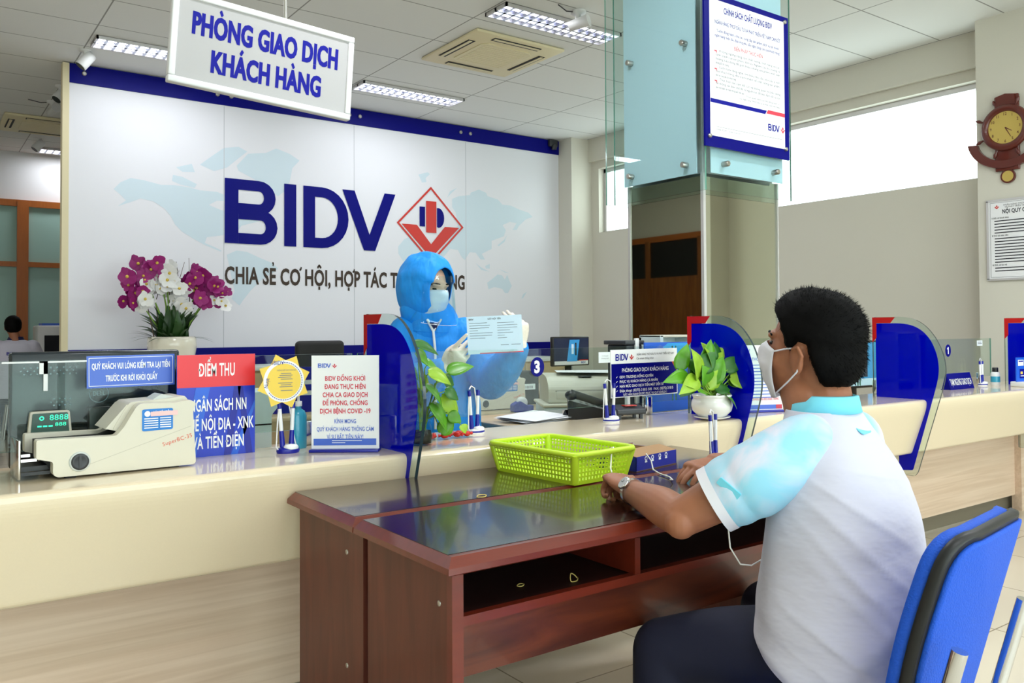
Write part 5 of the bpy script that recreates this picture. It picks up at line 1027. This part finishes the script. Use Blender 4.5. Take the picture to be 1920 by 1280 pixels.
def face_details(M, parent, s=1.0):
    b = MB(); b.T = M @ Matrix.Scale(s, 4)
    for sx in (-1, 1): b.ball((sx*.031, .075, .010), (.013, .011, .006), 0, 12, 8)
    b.obj('eyes', 'eye dark', parent)
    b = MB(); b.T = M @ Matrix.Scale(s, 4)
    for sx in (-1, 1): b.tube([(sx*.017, .091, .032), (sx*.034, .087, .034), (sx*.052, .072, .029)], [.0028, .0036, .002], 8)
    b.obj('eyebrows', 'hair black', parent)
def hair(M, parent, top=.03, side=.010, line=None, s=1.0, strands=5200, name='hair', fluff=.014):
    rnd = random.Random(3)
    C = Vector((0, -.012, .03))
    def hl(y):
        T = line or [(-.2, -.108), (-.065, -.10), (-.045, -.06), (-.022, .012), (.0, .016), (.012, -.012), (.024, -.005), (.04, .04), (.065, .066), (.2, .07)]
        for (y0, z0), (y1, z1) in zip(T, T[1:]):
            if y0 <= y <= y1: return z0+(z1-z0)*(y-y0)/(y1-y0)
        return .07
    def surf(th, ph):
        d = Vector((math.sin(th)*math.cos(ph), math.sin(th)*math.sin(ph), math.cos(th)))
        p = C+Vector((d.x*.077, d.y*.098, d.z*.090)); lower = max(0, -d.z)
        h = max(0, min(1, (p.z-hl(p.y))/.02)); u = max(0, d.z); front = max(0, d.y)*u
        t = h*(side+(top-side)*u**.8+.022*front)-(1-h)*.010
        if d.y < .1: t += h*.024*max(0, min(1, (-d.z-.15)*1.8))*min(1, (.1-d.y)*2)
        t += h*.0018*noise.noise(d*9)+h*.0012*noise.noise(d*26)
        return p+d*t, d, h
    b = MB(); b.T = M @ Matrix.Scale(s, 4); nr, ns = 44, 64
    V = [tuple(surf(math.pi*(i/nr)*.98+.01, 2*math.pi*j/ns)[0]) for i in range(nr+1) for j in range(ns)]
    b.add(V, [(i*ns+j, (i+1)*ns+j, (i+1)*ns+(j+1) % ns, i*ns+(j+1) % ns) for i in range(nr) for j in range(ns)], 0, True)
    for _ in range(strands):
        th, ph = math.acos(rnd.uniform(-.75, 1)), rnd.uniform(0, 6.283); p, d, h = surf(th, ph)
        if h < .5: continue
        back = Vector((0, -.5, -.75 if d.z < .3 else .1)); l = fluff*rnd.uniform(.5, 1.2); q = p-d*.003; e = p+(d*.38+back*.6+Vector((rnd.uniform(-.3, .3), rnd.uniform(-.3, .3), rnd.uniform(-.3, .3)))).normalized()*l
        a = d.orthogonal().normalized()*.0007; c = d.cross(a).normalized()*.0007
        b.add([tuple(q+a), tuple(q-a*.5+c), tuple(q-a*.5-c), tuple(e)], [(0, 1, 3), (1, 2, 3), (2, 0, 3)], 0, True)
    return b.obj(name, 'hair black', parent)
def face_mask(M, parent, s=1.0, loops=True):
    b = MB(); b.T = M @ Matrix.Scale(s, 4); nu, nv = 24, 12; V = []
    for i in range(nv+1):
        v = i/nv; z = -.002-.108*v
        for j in range(nu+1):
            u = -1+2*j/nu; a = u*R(58); prof = .02*math.exp(-((v-.2)/.22)**2)*math.exp(-(u/.3)**2)
            rx, ry = .0785-.012*v*v, .090+.014*math.sin(v*math.pi)-.020*v+prof; pl = .002*math.sin(v*6*math.pi)*(1-abs(u)**3)
            V.append(((rx+pl)*math.sin(a), .008+(ry+pl)*math.cos(a)+(.012*math.sin(v*math.pi))*(1-u*u), z-(.012*(1-abs(u)) if v > .9 else 0)+.012*(1-u*u)*(1-v)))
    b.add(V, [(i*(nu+1)+j, (i+1)*(nu+1)+j, (i+1)*(nu+1)+j+1, i*(nu+1)+j+1) for i in range(nv) for j in range(nu)], 0, True)
    o = b.obj('face_mask', 'mask white', parent); solid(o, .0015)
    if loops:
        for sx in (-1, 1):
            q = MB(); q.T = M @ Matrix.Scale(s, 4)
            q.tube([(sx*.066, .058, -.006), (sx*.078, .02, .006), (sx*.087, -.012, .012), (sx*.089, -.02, -.004), (sx*.086, -.012, -.04), (sx*.074, .012, -.066), (sx*.056, .046, -.098)], .0019, 6); q.obj('ear_loop', 'mask white', o)
    return o
def hand(b, W, u, w, up, pose, s=1.0):
    """palm and five fingers; W wrist, u towards the knuckles, w towards the thumb, up = back of the hand"""
    W, u, w, up = (Vector(q) for q in (W, u, w, up)); u.normalize(); w = (w-u*w.dot(u)).normalized(); up = (up-u*up.dot(u)-w*up.dot(w)).normalized()
    P = lambda a, c, d: W+(u*a+w*c+up*d)*s
    rg = []
    for a, hw, ht, dz in ((-.012, .024, .018, 0), (.01, .028, .018, 0), (.035, .036, .017, .001), (.06, .041, .0155, .003), (.082, .041, .013, .004), (.09, .036, .009, .003)):
        rg.append([tuple(P(a, hw*math.cos(q), dz+ht*math.sin(q))) for q in [2*math.pi*j/18 for j in range(18)]])
    b.loft(rg, 0)
    lens = ((.040, .024, .019), (.044, .028, .020), (.041, .026, .019), (.032, .019, .017))
    for k in range(4):
        c = (.031, .0105, -.0105, -.030)[k]; base = P(.080-(.0, -.003, .0, .008)[k], c, .003); pts = [base]; rad = [.0095, .009, .0082, .0066][:1]
        for g in range(3):
            a, d, sd = pose[k][g]; v = (u*math.cos(R(a))-up*math.sin(R(a))+w*sd).normalized(); pts.append(pts[-1]+v*lens[k][g]*s); rad.append((.0088, .008, .0064)[g])
        sc = (1, 1.02, .97, .86)[k]*s; chain(b, [tuple(q) for q in pts], [r*sc for r in rad], 10, 4)
        b.ball(tuple(base+up*.004*s), .0095*sc, 0, 10, 8)
    T = pose[4]; pts = [P(.018, .024, -.004)]; rad = [.014*s]
    for g in range(3):
        du, dw, dd = T[g]; pts.append(pts[-1]+(u*du+w*dw+up*dd)*s); rad.append((.0118, .0105, .008)[g]*s)
    chain(b, [tuple(q) for q in pts], rad, 10, 4)
FIST = [[(52+4*k, 0, 0), (142, 0, 0), (205, 0, 0)] for k in range(4)]+[[(.026, .016, -.012), (.026, -.004, -.012), (.018, -.014, -.004)]]
PINCH = [[(28, 0, .1), (50, 0, .14), (52, 0, .12)], [(24, 0, .02), (42, 0, .03), (48, 0, .0)], [(28, 0, 0), (46, 0, 0), (52, 0, 0)], [(34, 0, -.04), (50, 0, 0), (56, 0, 0)], [(.03, .022, -.014), (.03, -.002, -.012), (.024, -.006, -.008)]]

def customer():
    t = thing('person', 'seated person with short black hair, white shirt with pale cyan sleeves, hands on the desk', 'person', (1.6, .98, 0))
    X, Y = 1.6, .98
    L = lambda *p: (p[0]-X, p[1]-Y, p[2])
    HM = Matrix.Translation(L(1.652, 1.140, 1.146)) @ Euler((R(7), R(-2), R(9))).to_matrix().to_4x4()
    Lsh, Lel, Lwr = L(1.485, 1.06, .935), L(1.335, 1.245, .795), L(1.425, 1.49, .806); Rsh, Rel, Rwr = L(1.815, 1.12, .925), L(1.99, 1.36, .82), L(1.885, 1.625, .812)
    b = MB(); head(b, HM)
    chain(b, [tuple(HM @ Vector((0, -.02, -.03))), tuple(HM @ Vector((0, -.038, -.085))), L(1.640, 1.09, 1.0), L(1.63, 1.08, .93)], [.058, .056, .060, .078], 18)
    chain(b, [tuple(HM @ Vector((0, .03, -.07))), L(1.622, 1.13, 1.02), L(1.63, 1.11, .95)], [.045, .052, .07], 18)
    chain(b, [Lsh, tuple((Vector(Lsh)+Vector(Lel))/2), Lel], [.034, .05, .041], 18); chain(b, [Lel, tuple(Vector(Lel)*.66+Vector(Lwr)*.34+Vector((0, 0, .004))), tuple(Vector(Lel)*.15+Vector(Lwr)*.85), Lwr], [.041, .043, .030, .027], 18)
    b.ball((Lel[0]-.012, Lel[1]-.012, Lel[2]-.006), .034, 0, 14, 10)
    chain(b, [Rsh, tuple((Vector(Rsh)+Vector(Rel))/2), Rel], [.034, .05, .041], 18); chain(b, [Rel, tuple(Vector(Rel)*.66+Vector(Rwr)*.34), tuple(Vector(Rel)*.15+Vector(Rwr)*.85), Rwr], [.041, .043, .030, .027], 18)
    hand(b, Lwr, (.40, .9, .10), (.9, -.4, -.15), (0, 0, 1), FIST, 1.1); hand(b, Rwr, (-.95, .06, -.14), (0, -1, -.1), (0, 0, 1), PINCH)
    sections(b, [(-.03, .02, .50, .12, .1, 0), (-.02, .03, .65, .12, .09, 0), (.025, .07, .85, .11, .08, 0), (.03, .095, .93, .07, .06, 0)], 24)
    for hp, kn, an in ((L(1.53, 1.0, .53), L(1.378, 1.33, .48), L(1.36, 1.30, .1)), (L(1.69, 1.0, .53), L(1.745, 1.33, .50), L(1.76, 1.32, .1))): chain(b, [hp, kn], [.06, .05], 14); chain(b, [kn, an], [.045, .035], 14)
    organic(b, 'body', 'skin tan', t, .0032, 4)
    face_details(HM, t); hair(HM, t, .020, .008, fluff=.010); face_mask(HM, t)
    def fold(q, v):
        s = math.sin(q*2+v*30)*.012*math.exp(-((v-.18)/.2)**2)
        for q0, v0, sl, am in ((3.5, .60, .13, .05), (3.5, .52, .16, .05), (3.5, .44, .18, .05), (3.7, .35, .16, .04), (3.3, .27, .12, .045), (4.2, .66, .06, .03), (4.2, .22, .10, .04), (3.6, .14, .10, .04), (4.6, .40, .12, .03)):
            d = (q-q0)%6.283; d = d-6.283 if d > 3.14 else d; s += am*math.exp(-abs(v-v0+sl*d)/.014)*math.exp(-((d-.45)/.7)**2)
        return s+.008*noise.noise(Vector((math.cos(q)*2, math.sin(q)*2, v*7)))
    b = MB(); sections(b, [(-.045, .02, .50, .188, .162, 8), (-.042, .024, .54, .190, .166, 8), (-.034, .034, .61, .184, .162, 8), (-.016, .044, .70, .178, .154, 8), (.010, .060, .80, .176, .142, 9), (.028, .084, .885, .170, .124, 12), (.030, .100, .94, .152, .104, 12), (.030, .110, .985, .114, .082, 8), (.028, .116, 1.018, .084, .070, 0)], 120, 24, 2.25, fold, tilt=.42)
    b.obj('shirt', 'shirt white', t)
    for nm, A, E, cuff in (('L', Lsh, Lel, .70), ('R', Rsh, Rel, .62)):
        A, E = Vector(A), Vector(E); sx = 1 if nm == 'L' else -1
        neck = Vector(L(1.625, 1.10, .985))
        C = A+(E-A)*cuff; d = (E-A).normalized(); pts = [neck*.86+A*.14+Vector((0, 0, -.002)), neck*.28+A*.72+Vector((0, 0, .008)), A+(E-A)*.26, A+(E-A)*.5, C]
        b = MB(); N = 30; rr_ = [.030, .062, .077, .075, .069]; P = [tuple(p)+(r,) for p, r in zip(pts, rr_)]; S = [cat(P, min(i/N*4, 3.9999)) for i in range(N+1)]
        b.tube([s[:3] for s in S], [s[3]*(1+.02*math.sin(i*1.1)*(i/N)) for i, s in enumerate(S)], 28); b.ball(S[0][:3], S[0][3]*.99, 0, 28, 12)
        o = b.obj('sleeve', 'sleeve dye', t)
        q = MB(); q.tube([tuple(C-d*.018), tuple(C+d*.003)], [.0715, .0708], 28, 0, False); q.tube([tuple(C+d*.003), tuple(C-d*.02)], [.0708, .064], 28, 0, False); q.obj('cuff', 'mask white', o)
        if nm == 'L':
            q = MB(); q.T = Matrix.Translation(A+(E-A)*.50+Vector((-.0625, -.0293, .011))) @ Euler((R(10), R(38), R(-62))).to_matrix().to_4x4(); q.prism(rr([(-.026, -.008), (.026, -.008), (.026, .008), (-.026, .008)], .003, 2), -.006, -.002, 'y'); q.obj('sleeve_print', 'collar cyan', o)
    b = MB(); rg = []
    for i in range(33):
        a = 2*math.pi*i/32; c, s = math.cos(a), math.sin(a); zz = .012 if s < 0 else -.012*s
        rg.append([(.028+r_*.070*c, .112+r_*.068*s, z+zz) for r_, z in ((1.12, 1.004), (1.02, 1.038), (.93, 1.040), (.98, 1.0))])
    b.loft(rg, 0, True, False); b.obj('collar', 'collar cyan', t)
    q = MB(); q.T = Matrix.Translation((.0405, .0295, .981)) @ Euler((R(-52), 0, R(14))).to_matrix().to_4x4(); q.prism(rr([(-.03, -.011), (.03, -.011), (.03, .011), (-.03, .011)], .01, 3), -.002, .0, 'y'); q.obj('back_print', 'collar cyan', t)
    # seam piping between shirt and near sleeve
    b = MB()
    sections(b, [(-.01, .01, .46, .165, .135, 5), (-.008, .02, .52, .165, .135, 5), (.0, .03, .575, .14, .11, 5)], 40, 5)
    for hp, md, kn, sh, an in (((-.075, .02, .535), (-.145, .22, .510), L(1.378, 1.338, .480), L(1.36, 1.325, .3), L(1.36, 1.30, .09)), ((.085, .02, .535), (.12, .22, .53), L(1.745, 1.335, .50), L(1.75, 1.325, .3), L(1.76, 1.33, .09))):
        chain(b, [hp, md, kn], [.098, .086, .070], 20); chain(b, [kn, sh, an], [.070, .064, .058], 18); b.ball(kn, .070, 0, 16, 10)
    organic(b, 'trousers', 'trousers navy', t, .008, 5)
    for p in (L(1.35, 1.35, 0), L(1.76, 1.38, 0)):
        b = MB(); b.prism(rr([(-.045, -.10), (.045, -.10), (.05, .08), (.0, .16), (-.05, .08)], .03, 4), 0, .018, 'z'); b.ball((0, -.05, .05), (.042, .055, .05), 0, 16, 10); b.ball((0, .06, .035), (.044, .085, .035), 0, 16, 10); o = b.obj('shoe', 'shoe black', t); o.location = p
    # wristwatch on the near wrist
    a, c = Vector(Lel), Vector(Lwr); d = (c-a).normalized(); W = a+(c-a)*.93; n1 = d.orthogonal().normalized()
    face = Vector((-.72, -.55, .42)); face = (face-d*face.dot(d)).normalized(); side = d.cross(face)
    b = MB(); rg = []
    for i in range(33):
        q = 2*math.pi*i/32; rad = face*math.cos(q)+side*math.sin(q); rg.append([tuple(W+rad*r_+d*z) for r_, z in ((.0285, -.007), (.0325, -.007), (.0325, .007), (.0285, .007))])
    b.loft(rg, 0, False, False); o = b.obj('wristwatch', 'chrome', t)
    M4 = Matrix((side, d, face)).transposed().to_4x4(); M4.translation = W+face*.031
    b = MB(); b.T = M4; b.lathe([(.0165, 0), (.0175, .004), (.016, .007), (.0145, .0072)], 28); b.obj('case', 'chrome', o); b = MB(); b.T = M4; b.lathe([(.0145, .0074), (0, .0074)], 28); b.obj('dial', 'paper', o)
    b = MB(); b.T = M4
    b.box(-.0006, .0006, 0, .009, .0076, .008); b.box(0, .006, -.0005, .0005, .0076, .008); b.obj('watch_hands', 'ink dark', o)
customer()
o = MB().tube([(1.392, 1.165, .785), (1.398, 1.165, .74), (1.43, 1.165, .70), (1.47, 1.168, .69), (1.51, 1.165, .70), (1.545, 1.16, .725)], .0017, 6).obj('loose_cord', 'string'); tag(o, 'thin pale cord hanging in a loop under the seated man\'s near sleeve', 'cord')

def visitor_chair():
    mat('chair blue', (3, 82, 205), .65, bump=.3, bscale=260); mat('chair rim', (20, 20, 22), .45)
    t = thing('visitor_chair', 'blue upholstered chair with black edging and chrome tubes under the seated man', 'chair', (1.475, .985, 0), R(8.7))
    tilt = Matrix.Translation((0, -.20, .50)) @ Matrix.Rotation(R(15), 4, 'X')
    W, H0, H1 = .192, -.0, .378
    out = rr([(-W+.02, H0), (W-.02, H0), (W, H1*.5), (W-.015, H1), (-W+.015, H1), (-W, H1*.5)], [.05, .05, .08, .07, .07, .08], 6)
    def shell(y0, y1, k, nm, m, bulge=0.0):
        b = MB(); b.T = tilt; n = len(out); cz = (H0+H1)/2; rg = []
        crv = lambda u: -.035*(u/W)**2*-1
        for y, s in ((y0, k-.02), (y0*.85+y1*.15, k), (y0*.15+y1*.85, k), (y1, k-.02)): rg.append([(u*s, y+crv(u*s), cz+(z-cz)*s) for u, z in out])
        b.loft(rg, 0, True, False)
        for r_, sg in ((rg[0], -1), (rg[-1], 1)):
            for q in (.85, .6, .3, .05):
                pass
        def cap(r_, fl, bul):
            rings = [r_]+[[(u*q, y-crv(u)+crv(u*q)+bul*(1-q*q), cz+(z-cz)*q) for u, y, z in r_] for q in (.9, .7, .45, .2)]
            V = [p for g in rings for p in g]+[(0, r_[0][1]-crv(r_[0][0])+bul, cz)]; F = [(i*n+j, i*n+(j+1) % n, (i+1)*n+(j+1) % n, (i+1)*n+j) for i in range(len(rings)-1) for j in range(n)]+[((len(rings)-1)*n+j, (len(rings)-1)*n+(j+1) % n, len(V)-1) for j in range(n)]
            b.add(V, F if not fl else [f_[::-1] for f_ in F], 0, True)
        cap(rg[0], True, -bulge*.3); cap(rg[-1], False, bulge)
        return b.obj(nm, m, t)
    shell(-.002, .022, .975, 'back_cushion', 'chair blue', .010); shell(-.020, -.001, 1.0, 'edge_rim', 'chair rim'); shell(-.027, -.018, .94, 'back_shell', 'chair blue')
    b = MB(); prof = rr([(-.22, -.21), (.22, -.21), (.23, .2), (-.23, .2)], .06, 6); n = len(prof)
    b.loft([[(x*s, y*s, z) for x, y in prof] for s, z in ((.96, .375), (1.0, .388), (1.0, .412), (.95, .428), (.8, .434))], 0, True); b.obj('seat', 'chair blue', t)
    b = MB(); b.loft([[(x*s, y*s, z) for x, y in prof] for s, z in ((.97, .364), (1.012, .368), (1.012, .380), (.97, .384))], 0, True); b.obj('seat_rim', 'chair rim', t)
    for sx in (-1, 1):
        MB().tube([tuple(tilt @ Vector((sx*.155-(.04 if sx < 0 else 0), -.045, .215))), tuple(tilt @ Vector((sx*.155-(.04 if sx < 0 else 0), -.045, .0))), (sx*.15, -.25, .41), (sx*.15, -.17, .352), (sx*.15, .16, .352)], .0125, 14).obj('back_post', 'chrome', t)
        MB().tube([(sx*.19, .17, .36), (sx*.205, .2, .02)], .0125, 12).obj('leg', 'chrome', t); MB().tube([(sx*.19, -.14, .36), (sx*.205, -.24, .02)], .0125, 12).obj('leg', 'chrome', t)
        b = MB(); b.lathe([(.016, 0), (.016, .02)], 12, 0, (sx*.205, .2, 0)); b.lathe([(.016, 0), (.016, .02)], 12, 0, (sx*.205, -.24, 0)); b.obj('foot_caps', 'black plastic', t)
visitor_chair()

def teller():
    t = thing('person', 'person standing in a bright blue hooded coverall with mask and gloves, holding up a form', 'person', (1.788, 3.032, 0), R(-35.8))
    HM = Matrix.Translation((-.028, -.02, 1.365)) @ Euler((R(-10), 0, R(180+50))).to_matrix().to_4x4()
    Rs, Re, Rw = (-.125, .0, 1.185), (-.165, -.11, .975), (.07, -.30, 1.05)          # viewer's left arm
    Ls, Le, Lw = (.125, .0, 1.18), (.235, -.10, .985), (.352, -.29, 1.130)
    b = MB(); head(b, HM, .94)
    chain(b, [tuple(HM @ Vector((0, -.02, -.04))), (-.01, .0, 1.24), (0, .02, 1.15)], [.05, .052, .07], 16)
    sections(b, [(0, .02, .85, .12, .09, 0), (0, .02, 1.0, .11, .085, 0), (0, .02, 1.15, .13, .08, 0), (0, .01, 1.22, .07, .05, 0)], 24)
    for A, E, W in ((Rs, Re, Rw), (Ls, Le, Lw)): chain(b, [A, E], [.045, .038], 14); chain(b, [E, W], [.038, .027], 14)
    for x in (-.09, .09): chain(b, [(x, .03, .86), (x*1.1, .02, .48), (x*1.1, .04, .08)], [.075, .055, .04], 14)
    organic(b, 'body', 'skin light', t, .0045, 3); face_details(HM, t, .94); face_mask(HM, t, .94, False)
    # coverall: trunk, legs, sleeves and hood in one garment
    b = MB()
    def fold(q, v): return .018*math.sin(q*3+v*20)+.014*math.sin(v*45+q*2)
    sections(b, [(0, .02, .50, .20, .15, 0), (0, .02, .70, .205, .155, 0), (0, .02, .90, .185, .145, 0), (0, .015, 1.05, .165, .130, 0), (0, .015, 1.15, .165, .115, 0), (-.002, .01, 1.215, .125, .09, 0), (-.006, .005, 1.26, .085, .078, 0)], 48, 6, 2.2, fold)
    for A, E, W in ((Rs, Re, Rw), (Ls, Le, Lw)):
        A, E, W = Vector(A), Vector(E), Vector(W)
        chain(b, [tuple(A), tuple((A+E)/2), tuple(E)], [.070, .076, .076], 20); chain(b, [tuple(E), tuple((E+W)/2+Vector((0, 0, -.012))), tuple(E+(W-E)*.93)], [.076, .068, .045], 20)
        for k in range(3): p = E+(W-E)*(.25+.22*k); b.ball(tuple(p+Vector((0, -.0, -.03))), (.05, .05, .045), 0, 14, 8)
    for x in (-.1, .1): chain(b, [(x, .02, .62), (x*1.15, .02, .4), (x*1.1, .03, .1)], [.11, .095, .085], 18)
    organic(b, 'coverall', 'coverall blue', t, .0075, 3)
    # hood: a shell round the head, open at the face
    b = MB(); b.T = HM; C = Vector((0, -.02, .012)); nr, ns = 40, 56; V = []
    for i in range(nr+1):
        th = R(34)+(R(176)-R(34))*i/nr           # angle away from the face axis
        for j in range(ns):
            a = 2*math.pi*j/ns; fy = math.cos(th); rx, rz = .100*math.sin(th)**.8, .140*math.sin(th)**.8
            wr = 1+.014*math.sin(a*13+th*2)*math.sin(th)+.012*math.sin(a*7-th*6)+.04*noise.noise(Vector((math.cos(a)*2, math.sin(a)*2, th*2)))
            z = C.z+rz*math.sin(a)*wr*(1.12 if math.sin(a) < 0 else 1.0)
            V.append((C.x+rx*math.cos(a)*wr, C.y+.118*fy*(1.0 if fy > 0 else 1.08)+(.02 if math.sin(a) > .3 else 0)*math.sin(th)*(1 if fy > 0 else 0), z))
    b.add(V, [(i*ns+j, i*ns+(j+1) % ns, (i+1)*ns+(j+1) % ns, (i+1)*ns+j) for i in range(nr) for j in range(ns)], 0, True); b.add(V[-ns:], [list(range(ns))], 0, True)
    b.T = Matrix(); chain(b, [tuple(HM @ Vector((0, -.03, -.09))), (-.008, .01, 1.235), (-.004, .012, 1.19)], [.085, .098, .115], 24)
    solid(b.obj('hood', 'coverall blue', t), .003)
    # throat cover, zip, navy collar
    b = MB(); b.T = HM; b.ball((0, .025, -.12), (.048, .045, .05), 0, 18, 12); b.obj('throat_cover', 'mask white', t)
    b = MB(); b.prism([(-.012, 1.225), (.028, 1.225), (.012, 1.19)], -.112, -.09, 'y'); b.obj('collar', 'shirt navy', t)
    b = MB(); b.tube([(-.022, -.098, 1.238), (.004, -.112, 1.19), (.012, -.128, 1.12), (.016, -.14, 1.03), (.016, -.152, .92), (.015, -.155, .8)], .0055, 8); b.tube([(.036, -.098, 1.238), (.006, -.112, 1.19)], .004, 8); b.obj('zip', 'plastic white', t)
    for W, E, u, w, up, pose in ((Rw, Re, (.62, -.42, .62), (-.35, -.2, .85), (-.5, -.75, -.1), POINT), (Lw, Le, (-.02, -.12, 1.0), (-.85, -.5, .0), (.5, -.86, -.05), HOLD)):
        b = MB(); hand(b, W, u, w, up, pose, 1.0); W, E = Vector(W), Vector(E); chain(b, [tuple(W+(E-W)*.32), tuple(W+(E-W)*.15), tuple(W)], [.040, .034, .029], 16); organic(b, 'glove', 'glove latex', t, .0035, 3)
    # clear visor hung from the hood's brow
    b = MB(); b.T = HM; n = 18; V = []
    for z, r_, y0 in ((.066, .098, .0), (-.05, .112, .012), (-.128, .118, .026)):
        for i in range(n+1): a = R(-64+128*i/n); V.append((r_*math.sin(a)*.9, y0+r_*1.12*math.cos(a), z))
    k = n+1; b.add(V, [(r_*k+i, r_*k+i+1, (r_+1)*k+i+1, (r_+1)*k+i) for r_ in range(2) for i in range(n)], 0, True); o = b.obj('face_shield', 'clear plastic', t); solid(o, .0008)
    b = MB(); b.T = HM; b.tube(V[2*k:], .0009, 6); b.tube([V[0], V[k], V[2*k]], .0014, 6); b.obj('shield_edge', 'plastic white', o)
POINT = [[(4, 0, .0), (8, 0, 0), (6, 0, 0)], [(50, 0, 0), (95, 0, 0), (70, 0, 0)], [(58, 0, 0), (105, 0, 0), (90, 0, 0)], [(62, 0, 0), (110, 0, 0), (100, 0, 0)], [(.03, .014, -.01), (.028, -.004, -.012), (.02, -.01, -.006)]]
HOLD = [[(40, 0, .1), (70, 0, 0), (60, 0, 0)], [(45, 0, .0), (75, 0, 0), (60, 0, 0)], [(50, 0, 0), (80, 0, 0), (60, 0, 0)], [(55, 0, 0), (80, 0, 0), (60, 0, 0)], [(.03, .022, .002), (.028, .012, -.008), (.022, .008, -.01)]]
teller()
def form():
    t = thing('paper_form', 'pale blue printed form held up by the masked teller in blue coverall', 'paper', (1.788, 3.032, 0), R(-35.8)); K = Matrix.Translation((.258, -.345, 1.178)) @ Euler((R(-6), R(-2.5), R(4))).to_matrix().to_4x4()
    b = MB(); b.T = K; b.box(-.104, .104, 0, .0008, -.072, .07); b.obj('sheet', 'form paper', t)
    b = MB(); b.T = K; y = -.0006; text(b, 'GIẤY NỘP TIỀN', 0, .056, .006, .05, off=.01, y=y); bank_letters(b, -.096, .056, .006, y, 0, .018); rnd = random.Random(5)
    for k in range(9):
        z = .044-k*.0095
        if k < 7:
            b.rect(-.095, -.095+rnd.uniform(.03, .09), z, z+.0014, y); b.rect(.01, .01+rnd.uniform(.02, .08), z-.002, z-.0008, y)
    b.rect(.02, .05, -.042, -.0405, y); b.rect(.06, .095, -.042, -.0405, y); b.obj('print', 'ink dark', t)
    b = MB(); b.T = K; b.rect(-.06, .104, -.072, -.068, -.0006); b.obj('edge_strip', 'ink red', t)
form()
def far_clerk():
    t = thing('person', 'distant person seen from behind, white shirt with small blue lettering on the back', 'person', (1.0, 11.0, 0), R(-8))
    HM = Matrix.Translation((-.03, .04, 1.245)) @ Euler((R(-14), 0, R(4))).to_matrix().to_4x4()
    b = MB(); head(b, HM, .95); chain(b, [tuple(HM @ Vector((0, -.02, -.05))), (0, 0, 1.09)], [.05, .06], 14)
    sections(b, [(0, -.08, .48, .15, .11, 0), (0, -.04, .75, .14, .1, 0), (0, 0, 1.0, .16, .09, 0), (0, 0, 1.09, .09, .06, 0)], 24)
    for sx, E, W in ((-1, (-.25, .10, .83), (-.15, .34, .80)), (1, (.27, .08, .83), (.30, .30, .76))):
        A = (sx*.17, 0, 1.03); chain(b, [A, E], [.045, .038], 12); chain(b, [E, W], [.038, .026], 12); hand(b, W, (-sx*.2, .9, -.1), (-sx, -.2, 0), (0, 0, 1), PINCH)
        chain(b, [(sx*.09, -.06, .5), (sx*.11, .34, .5)], [.07, .055], 12); chain(b, [(sx*.11, .34, .5), (sx*.11, .32, .08)], [.05, .035], 12)
    organic(b, 'body', 'skin tan', t, .007, 3); hair(HM, t, .018, .014, [(-.2, -.1), (-.03, -.09), (0, .0), (.03, .03), (.2, .06)], .95, 400)
    b = MB(); sections(b, [(0, -.09, .45, .19, .14, 0), (0, -.06, .65, .18, .13, 0), (0, -.02, .9, .195, .12, 0), (0, .0, 1.04, .19, .095, 0), (0, .02, 1.10, .09, .07, 0)], 40)
    for sx, E in ((-1, (-.25, .10, .83)), (1, (.27, .08, .83))): A = Vector((sx*.165, 0, 1.02)); chain(b, [tuple(A), tuple(A+(Vector(E)-A)*.6)], [.08, .065], 16)
    organic(b, 'shirt', 'shirt white', t, .009, 3)
    b = MB(); sections(b, [(0, .015, 1.075, .10, .075, 0), (0, .02, 1.135, .07, .066, 0)], 32, 3, 2); b.obj('collar', 'shirt navy', t)
    b = MB(); b.T = Matrix.Translation((0, -.147, .93)) @ Matrix.Rotation(R(-9), 4, 'X'); bank_letters(b, -.08, .0, .035, 0, 0, .1); text(b, 'PHÁT TRIỂN', 0, -.03, .012, .13, off=.01); b.obj('back_print', 'ink blue', t); b = MB(); b.T = Matrix.Translation((0, -.147, .93)) @ Matrix.Rotation(R(-9), 4, 'X'); small_icon(b, .055, .017, .022, 0, 0); b.obj('back_emblem', 'bank red', t)
    b = MB(); sections(b, [(0, -.06, .44, .165, .135, 0), (0, -.05, .56, .15, .12, 0)], 30, 3)
    for sx in (-1, 1): chain(b, [(sx*.09, -.06, .5), (sx*.11, .34, .5)], [.09, .07], 14); chain(b, [(sx*.11, .34, .5), (sx*.11, .32, .06)], [.065, .055], 14)
    organic(b, 'trousers', 'trousers navy', t, .012, 3)
    for sx in (-1, 1): b = MB(); b.ball((sx*.11, .37, .035), (.045, .12, .034), 0, 14, 8); b.obj('shoe', 'shoe black', t)
    s = thing('stool', 'low dark stool under the distant person in white shirt', 'stool', (1.01, 10.93, 0)); MB().lathe([(.19, .39), (.2, .40), (.2, .425), (.18, .43), (0, .43)], 28).obj('seat', 'chair black', s)
    for k in range(4): a = R(45+90*k); MB().tube([(.13*math.cos(a), .13*math.sin(a), .39), (.19*math.cos(a), .19*math.sin(a), 0)], .014, 8).obj('leg', 'steel', s)
far_clerk()
